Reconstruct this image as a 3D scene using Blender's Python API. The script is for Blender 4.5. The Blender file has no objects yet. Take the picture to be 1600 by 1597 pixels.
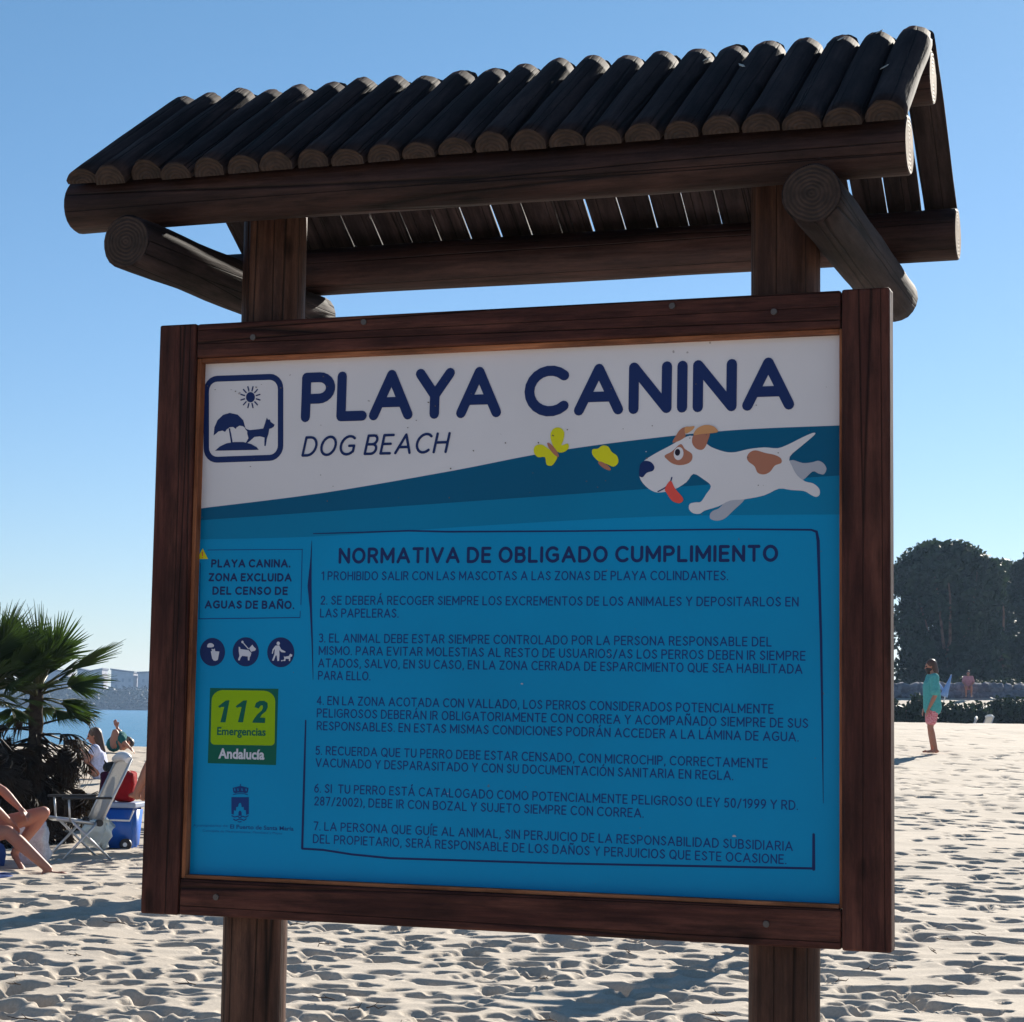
import bpy, bmesh, math, random
import numpy as np
from mathutils import Vector, Matrix, noise
from mathutils.geometry import tessellate_polygon
R = math.radians
random.seed(11); rng = np.random.default_rng(7)
scene = bpy.context.scene
col = scene.collection

# ------------------------------------------------------------------ camera, sky, sun, exposure
CAM_H = 1.55
TILT, ROLL, FPX = .0994, .0159, 3148.4
cd = bpy.data.cameras.new('camera'); cam = bpy.data.objects.new('camera', cd); col.objects.link(cam)
cd.sensor_width = 36; cd.sensor_fit = 'HORIZONTAL'; cd.lens = FPX/1600*36; cd.clip_end = 6000; cd.clip_start = .05
_R0 = Vector((1, 0, 0)); _U0 = Vector((0, -math.sin(TILT), math.cos(TILT))); _F = Vector((0, math.cos(TILT), math.sin(TILT)))
_Rr = _R0*math.cos(ROLL)+_U0*math.sin(ROLL); _Ur = -_R0*math.sin(ROLL)+_U0*math.cos(ROLL)
cam.matrix_world = Matrix(((_Rr.x, _Ur.x, -_F.x, 0), (_Rr.y, _Ur.y, -_F.y, 0), (_Rr.z, _Ur.z, -_F.z, CAM_H), (0, 0, 0, 1)))
scene.camera = cam
SUN_AZ, SUN_EL = R(26), R(24.3)
world = bpy.data.worlds.new('World'); scene.world = world; world.use_nodes = True
wn = world.node_tree; bg = wn.nodes['Background']
sky = wn.nodes.new('ShaderNodeTexSky'); sky.sky_type = 'NISHITA'; sky.sun_disc = False
sky.sun_elevation = SUN_EL; sky.sun_rotation = SUN_AZ; sky.altitude = 0; sky.air_density = 1.0; sky.dust_density = .08; sky.ozone_density = 4.0
tcw = wn.nodes.new('ShaderNodeTexCoord'); sx = wn.nodes.new('ShaderNodeSeparateXYZ'); wn.links.new(tcw.outputs['Generated'], sx.inputs[0])
rw = wn.nodes.new('ShaderNodeValToRGB'); wn.links.new(sx.outputs['Z'], rw.inputs[0])
rw.color_ramp.elements[0].position = 0; rw.color_ramp.elements[0].color = (.84, .85, 1, 1); rw.color_ramp.elements[1].position = .42; rw.color_ramp.elements[1].color = (.80, 1, .98, 1)
mw = wn.nodes.new('ShaderNodeMix'); mw.data_type = 'RGBA'; mw.blend_type = 'MULTIPLY'; mw.inputs[0].default_value = 1
wn.links.new(sky.outputs[0], mw.inputs[6]); wn.links.new(rw.outputs[0], mw.inputs[7]); wn.links.new(mw.outputs[2], bg.inputs[0]); bg.inputs[1].default_value = .052
sd = bpy.data.lights.new('sun', 'SUN'); sd.energy = 5.0; sd.angle = R(.53); sd.color = (1, .93, .82)
sun = bpy.data.objects.new('sun', sd); col.objects.link(sun)
sdir = Vector((math.sin(SUN_AZ)*math.cos(SUN_EL), math.cos(SUN_AZ)*math.cos(SUN_EL), math.sin(SUN_EL)))
sun.rotation_euler = sdir.to_track_quat('Z', 'Y').to_euler()
vs = scene.view_settings; vs.view_transform = 'Standard'; vs.look = 'None'; vs.gamma = 1; vs.use_curve_mapping = False
vs.exposure = 1.12
scene.render.resolution_x = 1024; scene.render.resolution_y = 1022

# ------------------------------------------------------------------ measuring helpers (a photograph reading -> a point of the place)
def ray(X, Y):
    U, V = X-800, Y-798.5
    u = U*math.cos(ROLL)+V*math.sin(ROLL); v = -U*math.sin(ROLL)+V*math.cos(ROLL)
    zc = -v/FPX
    return Vector((u/FPX, math.cos(TILT)-zc*math.sin(TILT), math.sin(TILT)+zc*math.cos(TILT)))
def at(X, Y, d):
    q = ray(X, Y); q = q*(d/q.y); return Vector((q.x, q.y, q.z+CAM_H))
BC = Vector((-.0254, 3.8683, 0)); BYAW = .331
BE = Vector((math.cos(BYAW), -math.sin(BYAW), 0)); BN = Vector((math.sin(BYAW), math.cos(BYAW), 0))
PN = .030                      # depth of the printed face behind the front of the frame
def B(X, Y, n=PN):             # point of the sign's printed face: (along, up)
    q = ray(X, Y); s = (n+BC.dot(BN))/q.dot(BN); p = q*s-BC
    return (p.dot(BE), q.z*s+CAM_H)

# ------------------------------------------------------------------ materials
def mat(name, color, rough=.8, spec=.3, metal=0):
    m = bpy.data.materials.new(name); m.use_nodes = True
    b = m.node_tree.nodes['Principled BSDF']
    b.inputs['Base Color'].default_value = (*color, 1); b.inputs['Roughness'].default_value = rough
    b.inputs['Specular IOR Level'].default_value = spec; b.inputs['Metallic'].default_value = metal
    return m
def nodes(m): return m.node_tree, m.node_tree.nodes['Principled BSDF']
def lk(t, a, b): t.links.new(a, b)
def texco(t, scale, rnd=True, rot=(0, 0, 0)):
    tc = t.nodes.new('ShaderNodeTexCoord'); mp = t.nodes.new('ShaderNodeMapping')
    mp.inputs['Scale'].default_value = scale; mp.inputs['Rotation'].default_value = rot
    lk(t, tc.outputs['Object'], mp.inputs[0])
    if rnd:
        oi = t.nodes.new('ShaderNodeObjectInfo'); mu = t.nodes.new('ShaderNodeMath'); mu.operation = 'MULTIPLY'; mu.inputs[1].default_value = 37
        lk(t, oi.outputs['Random'], mu.inputs[0]); lk(t, mu.outputs[0], mp.inputs['Location'])
    return mp.outputs[0]
def noi(t, vec, sc, det=5, rough=.6):
    n = t.nodes.new('ShaderNodeTexNoise'); n.inputs['Scale'].default_value = sc; n.inputs['Detail'].default_value = det; n.inputs['Roughness'].default_value = rough
    if vec is not None: lk(t, vec, n.inputs['Vector'])
    return n.outputs['Fac']
def ramp(t, fac, stops):
    r = t.nodes.new('ShaderNodeValToRGB'); e = r.color_ramp.elements
    while len(e) < len(stops): e.new(.5)
    for k, (p, c) in enumerate(stops): e[k].position = p; e[k].color = (*c, 1)
    lk(t, fac, r.inputs[0]); return r.outputs[0]
def mixc(t, f, a, b, mode='MIX'):
    n = t.nodes.new('ShaderNodeMix'); n.data_type = 'RGBA'; n.blend_type = mode
    if isinstance(f, float): n.inputs[0].default_value = f
    else: lk(t, f, n.inputs[0])
    for i, s in ((6, a), (7, b)):
        if isinstance(s, tuple): n.inputs[i].default_value = (*s, 1)
        else: lk(t, s, n.inputs[i])
    return n.outputs[2]
def bump(t, b, h, st=.3, dist=.01):
    n = t.nodes.new('ShaderNodeBump'); n.inputs['Strength'].default_value = st; n.inputs['Distance'].default_value = dist
    lk(t, h, n.inputs['Height']); lk(t, n.outputs[0], b.inputs['Normal'])
def wood(name, axis, dark, light, crack=1.0, rough=.62):
    m = mat(name, dark, rough, .16); t, b = nodes(m)
    s = [9, 9, 9]; s[axis] = .8
    v = texco(t, s); g = noi(t, v, 3.2, 8, .68)
    s2 = [30, 30, 30]; s2[axis] = 1.6
    v2 = texco(t, s2); g2 = noi(t, v2, 3.5, 4, .6)
    big = noi(t, texco(t, (1.6, 1.6, 1.6)), 3, 3, .5)
    c = ramp(t, g, [(.25, tuple(x*.35 for x in dark)), (.45, dark), (.62, light), (.8, dark)])
    c = mixc(t, .55, c, ramp(t, g2, [(.3, (.42, .42, .42)), (.62, (1.25, 1.2, 1.15))]), 'MULTIPLY')
    c = mixc(t, ramp(t, big, [(.35, (0, 0, 0)), (.65, (.55, .55, .55))]), c, tuple(x*.45 for x in dark))
    # drying cracks along the grain
    s3 = [17, 17, 17]; s3[axis] = .16
    vo = t.nodes.new('ShaderNodeTexVoronoi'); vo.feature = 'DISTANCE_TO_EDGE'; vo.inputs['Scale'].default_value = 1.3
    lk(t, texco(t, s3), vo.inputs['Vector'])
    cr = ramp(t, vo.outputs['Distance'], [(0.0, (0, 0, 0)), (.022*crack, (1, 1, 1))])
    c = mixc(t, .8, c, cr, 'MULTIPLY')
    s4 = [7, 7, 7]; s4[axis] = 3.2
    kn = t.nodes.new('ShaderNodeTexVoronoi'); kn.inputs['Scale'].default_value = 1.0; kn.inputs['Randomness'].default_value = 1; lk(t, texco(t, s4), kn.inputs['Vector'])
    c = mixc(t, .85, c, ramp(t, kn.outputs['Distance'], [(.03, (.18, .14, .12)), (.075, (.55, .5, .48)), (.10, (1, 1, 1))]), 'MULTIPLY')
    s5 = [22, 22, 22]; s5[axis] = 5
    c = mixc(t, .7, c, ramp(t, noi(t, texco(t, s5), 1.0, 6, .75), [(.36, (.35, .33, .33)), (.56, (1.15, 1.12, 1.1))]), 'MULTIPLY')
    lk(t, c, b.inputs['Base Color'])
    ad = t.nodes.new('ShaderNodeMath'); ad.operation = 'ADD'; lk(t, g2, ad.inputs[0]); lk(t, cr, ad.inputs[1])
    bump(t, b, ad.outputs[0], .6, .004)
    return m
DK = (.060, .019, .015); LT = (.115, .042, .030)
W_X = wood('stained_wood_horizontal', 0, DK, LT); W_Z = wood('stained_wood_vertical', 2, DK, LT)
P_Z = wood('post_wood', 2, (.060, .028, .020), (.115, .058, .040), 1.3)
L_X = wood('beam_wood', 0, (.030, .015, .014), (.056, .029, .025)); L_Y = wood('roof_log_wood', 1, (.022, .015, .016), (.046, .032, .032), 1.2, .85)
BEAD = wood('bead_wood', 0, (.28, .10, .045), (.42, .17, .08), .3); BEADZ = wood('bead_wood_vertical', 2, (.28, .10, .045), (.42, .17, .08), .3)
def endgrain(name, a, c2, ax='Y'):
    m = mat(name, a, .8); t, b = nodes(m)
    w = t.nodes.new('ShaderNodeTexNoise'); w.inputs['Scale'].default_value = 60; w.inputs['Detail'].default_value = 5
    lk(t, texco(t, (1, 1, 1)), w.inputs['Vector'])
    c = ramp(t, w.outputs['Fac'], [(.3, a), (.7, c2)])
    wv = t.nodes.new('ShaderNodeTexWave'); wv.wave_type = 'RINGS'; wv.rings_direction = ax; wv.inputs['Scale'].default_value = 42; wv.inputs['Distortion'].default_value = 4.5; wv.inputs['Detail'].default_value = 3; wv.inputs['Detail Scale'].default_value = .6
    lk(t, texco(t, (1, 1, 1), False), wv.inputs['Vector']); c = mixc(t, .4, c, ramp(t, wv.outputs['Fac'], [(.1, (.45, .43, .42)), (.6, (1.15, 1.15, 1.15))]), 'MULTIPLY')
    lk(t, c, b.inputs['Base Color']); bump(t, b, wv.outputs['Fac'], .5, .003)
    return m
END = endgrain('log_end_grain', (.022, .014, .011), (.050, .030, .023)); ENDL = endgrain('sunlit_end_grain', (.20, .14, .10), (.34, .26, .19), 'X')  # ENDL is a paler copy with sunlight on the beam ends put into its colour
METAL = mat('screw_metal', (.10, .085, .08), .5, .5, .6)

def srgb(r, g, b):
    f = lambda c: (c/255/12.92) if c <= 10 else ((c/255+.055)/1.055)**2.4
    return (f(r), f(g), f(b))
def printmat(name, c, rough=.42, wear=True):
    m = mat(name, c, rough, .12); t, b = nodes(m)
    g = noi(t, texco(t, (1, 1, 1), False), 2.2, 4, .5)
    cc = mixc(t, ramp(t, g, [(.35, (0, 0, 0)), (.7, (1, 1, 1))]), c, tuple(x*.88 for x in c))
    if wear:
        sp = noi(t, texco(t, (1, 1, 1), False), 70, 2, .4)
        cc = mixc(t, ramp(t, sp, [(.755, (0, 0, 0)), (.775, (.5, .5, .5))]), cc, (.12, .09, .08))
    lk(t, cc, b.inputs['Base Color'])
    return m
K_WHITE = printmat('print_white', (.70, .67, .70)); K_DARK = printmat('print_dark_blue', (.000, .098, .21)); K_MID = printmat('print_mid_blue', (.000, .192, .38))
K_BASE = printmat('print_blue', (.000, .262, .53)); K_NAVY = printmat('print_navy', (.012, .028, .12), .42, False); K_NAVY2 = printmat('print_small_navy', (.010, .045, .19), .42, False)
K_YEL = printmat('print_yellow', (.70, .66, .015)); K_BRN = printmat('print_brown', (.42, .17, .11)); K_ORG = printmat('print_orange', (.62, .30, .13)); K_RED = printmat('print_red', (.75, .09, .07))
K_LIME = printmat('print_lime', (.27, .45, .004), .42, False); K_GRN = printmat('print_green', (.004, .11, .075), .42, False); K_GREY = printmat('print_grey', (.42, .43, .50))
K_ICON = printmat('print_icon_white', (.60, .60, .68), .42, False); K_PALE = printmat('print_pale_line', (.01, .12, .33), .42, False); K_SPK = mat('dirt', (.12, .10, .10), .9, .1); K_BLK = printmat('print_black', (.02, .015, .03), .42, False)

# ------------------------------------------------------------------ object helpers
def link(name, me, m=None, parent=None, smooth=False):
    o = bpy.data.objects.new(name, me); col.objects.link(o)
    if m is not None:
        for mm in (m if isinstance(m, (list, tuple)) else [m]): me.materials.append(mm)
    if smooth: me.polygons.foreach_set('use_smooth', [True]*len(me.polygons))
    if parent: o.parent = parent
    return o
def frombm(name, bm, m=None, parent=None, smooth=False):
    me = bpy.data.meshes.new(name); bm.to_mesh(me); bm.free(); return link(name, me, m, parent, smooth)
def tag(o, label=None, cat=None, group=None, kind=None):
    if label: o['label'] = label
    if cat: o['category'] = cat
    if group: o['group'] = group
    if kind: o['kind'] = kind
    return o
def thing(name, label, cat, loc=(0, 0, 0), rz=0, group=None):
    o = bpy.data.objects.new(name, None); o.empty_display_size = .2; col.objects.link(o); o.location = loc; o.rotation_euler = (0, 0, rz)
    return tag(o, label, cat, group)
def copy_tree(o, parent=None):
    c = o.copy(); col.objects.link(c)
    if parent: c.parent = parent
    for ch in [x for x in bpy.data.objects if x.parent == o]: copy_tree(ch, c)
    return c
def box(bm, x0, x1, y0, y1, z0, z1, mi=0):
    v = [bm.verts.new(p) for p in ((x0, y0, z0), (x1, y0, z0), (x1, y1, z0), (x0, y1, z0), (x0, y0, z1), (x1, y0, z1), (x1, y1, z1), (x0, y1, z1))]
    for f in ((3, 2, 1, 0), (4, 5, 6, 7), (0, 1, 5, 4), (1, 2, 6, 5), (2, 3, 7, 6), (3, 0, 4, 7)):
        bm.faces.new([v[i] for i in f]).material_index = mi
def boxo(name, dims, m, parent, bev=0.0):
    bm = bmesh.new(); box(bm, *dims)
    if bev: bmesh.ops.bevel(bm, geom=bm.edges[:], offset=bev, segments=2, affect='EDGES', profile=.5)
    return frombm(name, bm, m, parent)
def tube(bm, pts, rads, n=12, caps=True, mi=0, capmi=None, jit=0, seed=0):
    pts = [Vector(p) for p in pts]
    if not isinstance(rads, (list, tuple)): rads = [rads]*len(pts)
    rings = []; a = None
    for i, p in enumerate(pts):
        d = (pts[min(i+1, len(pts)-1)]-pts[max(i-1, 0)]).normalized()
        if a is None: a = d.orthogonal().normalized()
        else: a = (a-d*a.dot(d)).normalized()
        b = d.cross(a); ring = []
        for k in range(n):
            th = 2*math.pi*k/n; rr = rads[i]
            if jit: rr *= 1+jit*noise.noise(Vector((math.cos(th)*1.3+seed, math.sin(th)*1.3, i*.35+seed*3)))
            ring.append(bm.verts.new(p+a*math.cos(th)*rr+b*math.sin(th)*rr))
        rings.append(ring)
    for i in range(len(rings)-1):
        for k in range(n):
            f = bm.faces.new((rings[i][k], rings[i][(k+1) % n], rings[i+1][(k+1) % n], rings[i+1][k])); f.material_index = mi; f.smooth = True
    if caps:
        for rg, rev in ((rings[0], True), (rings[-1], False)):
            f = bm.faces.new(list(reversed(rg)) if rev else rg); f.material_index = mi if capmi is None else capmi
def log(name, p0, p1, r, m, parent, seed, segs=14, n=22, jit=.05, taper=1.0, em=None):
    o0 = Vector(p0); p1 = Vector(p1)-o0; p0 = Vector((0, 0, 0)); bm = bmesh.new()
    pts = []; rr = []
    for i in range(segs+1):
        t = i/segs; p = p0.lerp(p1, t)
        p = p+Vector((noise.noise(Vector((t*2, seed, 0))), noise.noise(Vector((t*2, seed, 9))), noise.noise(Vector((t*2, seed, 5)))))*r*.06
        pts.append(p); rr.append(r*(1+(taper-1)*t)*(1+.02*noise.noise(Vector((t*5, seed, 2)))))
    # slightly chamfered ends
    d = (p1-p0).normalized(); pts = [p0]+[pts[0]+d*r*.07]+pts[1:-1]+[pts[-1]-d*r*.07]+[p1]; rr = [rr[0]*.95]+rr+[rr[-1]*.95]
    tube(bm, pts, rr, n, True, 0, 1, jit, seed)
    o = frombm(name, bm, [m, em or END], parent); o.location = o0; return o

# ------------------------------------------------------------------ terrain
def sstep(a, b, x):
    t = np.clip((x-a)/(b-a), 0, 1); return t*t*(3-2*t)
WATER_Z = -.3
def base_h(x, y):
    x = np.asarray(x, float); y = np.asarray(y, float)
    r = np.sqrt(x*x+y*y); w = sstep(-.14, .14, x/np.maximum(r, .01))
    left = .10*sstep(12, 20, r)+.35*sstep(20, 31, r)+.30*sstep(30, 38, r)-2.2*sstep(39.5, 62, r)
    right = .96*sstep(9, 46, r)+.24*sstep(30, 48, r)+.22*sstep(44, 62, r)-.35*sstep(63, 72, r)+1.6*sstep(78, 100, r)+.7*sstep(100, 130, r)
    h = left*(1-w)+right*w
    return np.where(y < 0, h*.0+right*.6, h) if False else h
def vn(x, y, s, seed):
    x = x/s+seed*17.3; y = y/s+seed*7.9
    xi = np.floor(x).astype(np.int64); yi = np.floor(y).astype(np.int64); fx = x-xi; fy = y-yi
    fx = fx*fx*(3-2*fx); fy = fy*fy*(3-2*fy)
    def h(a, b):
        n = (a*374761393+b*668265263+seed*144269) & 0x7fffffff; n = ((n ^ (n >> 13))*1274126177) & 0x7fffffff
        return ((n ^ (n >> 16)) & 0xffff)/65535.
    return (h(xi, yi)*(1-fx)+h(xi+1, yi)*fx)*(1-fy)+(h(xi, yi+1)*(1-fx)+h(xi+1, yi+1)*fx)*fy-.5
def gz(x, y): return float(base_h(x, y))
def build_ground():
    A = .315; NC = 540
    fine = np.linspace(-A, A, NC); coarse = np.linspace(A, 2*math.pi-A, 74)[1:-1]
    ang = np.concatenate([fine, coarse])
    r = [.4]
    while r[-1] < 7.6: r.append(r[-1]*1.06)
    n0 = len(r)
    while r[-1] < 26: r.append(r[-1]*1.0014)
    while r[-1] < 62: r.append(r[-1]*1.0030)
    n1 = len(r)
    while r[-1] < 420: r.append(r[-1]*1.035)
    r = np.array(r); RR, AA = np.meshgrid(r, ang, indexing='ij')
    X = RR*np.sin(AA); Y = RR*np.cos(AA)
    Z = base_h(X, Y)
    fl = sstep(5, 9, RR)*(1-sstep(75, 110, RR))
    und = vn(X, Y, 2.6, 1)*.09+vn(X, Y, .9, 2)*.024+vn(X, Y, .34, 3)*.005
    rp = vn(X*.4, Y*1.2, .16, 4)*.010
    Z = Z+(und+rp)*fl
    # footprints and scuffs
    D = np.zeros_like(Z); N = 6800
    rr = 8.3*np.exp(rng.random(N)*math.log(56/8.3)); rr = np.where(rng.random(N) < .5, rr, 8.3+(rng.random(N)**1.5)*32)
    aa = (rng.random(N)*2-1)*A*.98
    dl = fine[1]-fine[0]
    for i in range(N):
        cr, ca = rr[i], aa[i]; cx, cy = cr*math.sin(ca), cr*math.cos(ca)
        lu = rng.uniform(.038, .112)*(1+cr*.007); lv = lu*rng.uniform(.45, .95); th = rng.normal(0, .7); dep = rng.uniform(.02, .062)*(lu/.10)
        R2 = lu*2.1
        j0 = max(0, int((ca-R2/cr+A)/dl)); j1 = min(NC, int((ca+R2/cr+A)/dl)+2)
        i0 = max(n0, int(np.searchsorted(r, cr-R2))); i1 = min(n1, int(np.searchsorted(r, cr+R2))+1)
        if i1 <= i0 or j1 <= j0: continue
        dx = X[i0:i1, j0:j1]-cx; dy = Y[i0:i1, j0:j1]-cy
        u = (dx*math.cos(th)+dy*math.sin(th))/lu; v = (-dx*math.sin(th)+dy*math.cos(th))/lv
        q = u*u+v*v
        D[i0:i1, j0:j1] += dep*(-np.exp(-(q**3.2))+.08*np.exp(-((np.sqrt(q)-1.5)**2)/.25))
    Z += np.clip(D, -.085, .06)
    nr, nc = Z.shape
    V = np.stack([X, Y, Z], -1).reshape(-1, 3)
    V = np.concatenate([V, [[0, 0, 0]]])
    ii, jj = np.meshgrid(np.arange(nr-1), np.arange(nc), indexing='ij'); j2 = (jj+1) % nc
    q = np.stack([ii*nc+jj, ii*nc+j2, (ii+1)*nc+j2, (ii+1)*nc+jj], -1).reshape(-1, 4)[:, ::-1]
    cc = len(V)-1; k = np.arange(nc); tri = np.stack([np.full(nc, cc), (k+1) % nc, k], -1)
    me = bpy.data.meshes.new('sand_ground')
    me.vertices.add(len(V)); me.vertices.foreach_set('co', V.ravel().astype(np.float32))
    lv_ = np.concatenate([q.ravel(), tri.ravel()]); me.loops.add(len(lv_)); me.loops.foreach_set('vertex_index', lv_.astype(np.int32))
    st = np.concatenate([np.arange(len(q))*4, len(q)*4+np.arange(len(tri))*3]).astype(np.int32)
    me.polygons.add(len(st)); me.polygons.foreach_set('loop_start', st)
    me.update(calc_edges=True); me.validate()
    me.polygons.foreach_set('use_smooth', [True]*len(me.polygons))
    return me
SAND = mat('dry_sand', (.5, .42, .33), .95, .15); t, b = nodes(SAND)
v = texco(t, (1, 1, 1), False)
c = ramp(t, noi(t, v, 1.1, 4), [(.3, (.455, .395, .325)), (.7, (.53, .465, .39))])
c = mixc(t, .5, c, ramp(t, noi(t, v, 70, 3, .7), [(.35, (.72, .70, .68)), (.6, (1.05, 1.05, 1.05))]), 'MULTIPLY')
lk(t, c, b.inputs['Base Color']); bump(t, b, noi(t, v, 34, 6, .7), .45, .012)
tag(link('sand_ground', build_ground(), SAND), kind='structure')

WAT = mat('sea_water', (.012, .14, .26), .22, .5); t, b = nodes(WAT)
v = texco(t, (.16, 1, 1), False); bump(t, b, noi(t, v, .55, 6, .62), .9, .5)
bm = bmesh.new(); box(bm, -3500, 3500, 39, 4500, WATER_Z-2, WATER_Z)
tag(frombm('sea', bm, WAT), kind='structure')

# ------------------------------------------------------------------ stroke lettering
def arc(cx, cy, rx, ry, a0, a1, n=None):
    n = n or max(4, int(abs(a1-a0)/16))
    return [(cx+rx*math.cos(R(a0+(a1-a0)*k/n)), cy+ry*math.sin(R(a0+(a1-a0)*k/n))) for k in range(n+1)]
def crom(pts, closed=False, sub=7):
    out = []; n = len(pts); rg = range(n if closed else n-1)
    for i in rg:
        if closed: p = [pts[(i+k-1) % n] for k in range(4)]
        else: p = [pts[max(0, i-1)], pts[i], pts[i+1], pts[min(n-1, i+2)]]
        for k in range(sub):
            t = k/sub
            out.append(tuple(.5*((2*p[1][j])+(-p[0][j]+p[2][j])*t+(2*p[0][j]-5*p[1][j]+4*p[2][j]-p[3][j])*t*t+(-p[0][j]+3*p[1][j]-3*p[2][j]+p[3][j])*t**3) for j in range(2)))
    if not closed: out.append(pts[-1])
    return out
G = {}
G['A'] = (.80, [[(0, 0), (.40, 1)], [(.40, 1), (.80, 0)], [(.14, .32), (.66, .32)]])
G['B'] = (.58, [[(0, 0), (0, 1)], [(0, 1), (.32, 1)]+arc(.32, .76, .22, .24, 90, -90)+[(0, .52)], [(.32, .52)]+arc(.33, .26, .25, .26, 90, -90)+[(0, 0)]])
G['C'] = (.72, [arc(.43, .5, .43, .5, 48, 312)])
G['D'] = (.68, [[(0, 0), (0, 1)], [(0, 1), (.26, 1)]+arc(.26, .5, .42, .5, 90, -90)+[(0, 0)]])
G['E'] = (.52, [[(0, 0), (0, 1)], [(0, 1), (.52, 1)], [(0, 0), (.52, 0)], [(0, .52), (.46, .52)]])
G['G'] = (.78, [arc(.43, .5, .43, .5, 50, 318), [(.76, .16), (.76, .47)], [(.76, .47), (.48, .47)]])
G['H'] = (.66, [[(0, 0), (0, 1)], [(.66, 0), (.66, 1)], [(0, .52), (.66, .52)]])
G['I'] = (.0, [[(0, 0), (0, 1)]])
G['J'] = (.46, [[(.46, 1), (.46, .26)]+arc(.23, .26, .23, .26, 0, -160)])
G['L'] = (.50, [[(0, 1), (0, 0)], [(0, 0), (.50, 0)]])
G['M'] = (.84, [[(0, 0), (0, 1)], [(0, 1), (.42, .22)], [(.42, .22), (.84, 1)], [(.84, 1), (.84, 0)]])
G['N'] = (.66, [[(0, 0), (0, 1)], [(0, 1), (.66, 0)], [(.66, 0), (.66, 1)]])
G['O'] = (.80, [arc(.40, .5, .40, .5, 90, 450)])
G['P'] = (.58, [[(0, 0), (0, 1)], [(0, 1), (.31, 1)]+arc(.31, .73, .27, .27, 90, -90)+[(0, .46)]])
G['Q'] = (.80, [arc(.40, .5, .40, .5, 90, 450), [(.5, .2), (.78, -.08)]])
G['R'] = (.60, [[(0, 0), (0, 1)], [(0, 1), (.31, 1)]+arc(.31, .74, .26, .26, 90, -90)+[(0, .48)], [(.31, .48), (.60, 0)]])
G['S'] = (.56, [crom([(.53, .84), (.29, 1), (.04, .77), (.27, .53), (.56, .27), (.28, 0), (0, .17)])])
G['T'] = (.64, [[(0, 1), (.64, 1)], [(.32, 1), (.32, 0)]])
G['U'] = (.64, [[(0, 1), (0, .33)]+arc(.32, .33, .32, .33, 180, 360)+[(.64, 1)]])
G['V'] = (.74, [[(0, 1), (.37, 0)], [(.37, 0), (.74, 1)]])
G['X'] = (.66, [[(0, 0), (.66, 1)], [(0, 1), (.66, 0)]])
G['Y'] = (.68, [[(0, 1), (.34, .46)], [(.68, 1), (.34, .46)], [(.34, .46), (.34, 0)]])
G['Z'] = (.60, [[(0, 1), (.60, 1)], [(.60, 1), (0, 0)], [(0, 0), (.60, 0)]])
G['0'] = (.52, [arc(.26, .5, .26, .5, 90, 450)]); G['1'] = (.26, [[(0, .82), (.26, 1)], [(.26, 1), (.26, 0)]])
G['2'] = (.52, [crom([(.02, .76), (.10, .95), (.27, 1), (.46, .9), (.48, .68), (.32, .42), (0, 0)]), [(0, 0), (.52, 0)]])
G['3'] = (.50, [[(.02, .88)]+arc(.25, .76, .22, .24, 120, -90), arc(.25, .26, .25, .26, 90, -140)])
G['4'] = (.58, [[(.42, 0), (.42, 1)], [(.42, 1), (0, .28)], [(0, .28), (.58, .28)]])
G['5'] = (.50, [[(.47, 1), (.08, 1)], [(.08, 1), (.04, .5)], arc(.23, .31, .26, .31, 130, -145)])
G['6'] = (.52, [arc(.26, .30, .26, .30, 90, 450), crom([(.42, 1), (.12, .72), (0, .30)])])
G['7'] = (.52, [[(0, 1), (.52, 1)], [(.52, 1), (.16, 0)]])
G['8'] = (.50, [arc(.25, .76, .21, .24, 90, 450), arc(.25, .26, .25, .26, 90, 450)])
G['9'] = (.52, [arc(.26, .70, .26, .30, 90, 450), crom([(.52, .70), (.40, .28), (.10, 0)])])
G['.'] = (.0, [[(0, 0), (.001, .02)]]); G[','] = (.05, [[(.05, .05), (0, -.16)]]); G['/'] = (.40, [[(0, -.08), (.40, 1)]])
G['('] = (.2, [arc(.5, .45, .5, .65, 130, 230)]); G[')'] = (.2, [arc(-.3, .45, .5, .65, 50, -50)])
G["´"] = (0, [[(0, 1.2), (.12, 1.36)]])
for ch, bs, ox in (('Á', 'A', .38), ('É', 'E', .26), ('Í', 'I', 0), ('Ó', 'O', .38)):
    G[ch] = (G[bs][0], G[bs][1]+[[(ox, 1.2), (ox+.12, 1.36)]])
G['Ñ'] = (.66, G['N'][1]+[crom([(.12, 1.2), (.24, 1.30), (.42, 1.20), (.54, 1.30)])])
_layer = [0]
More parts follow.
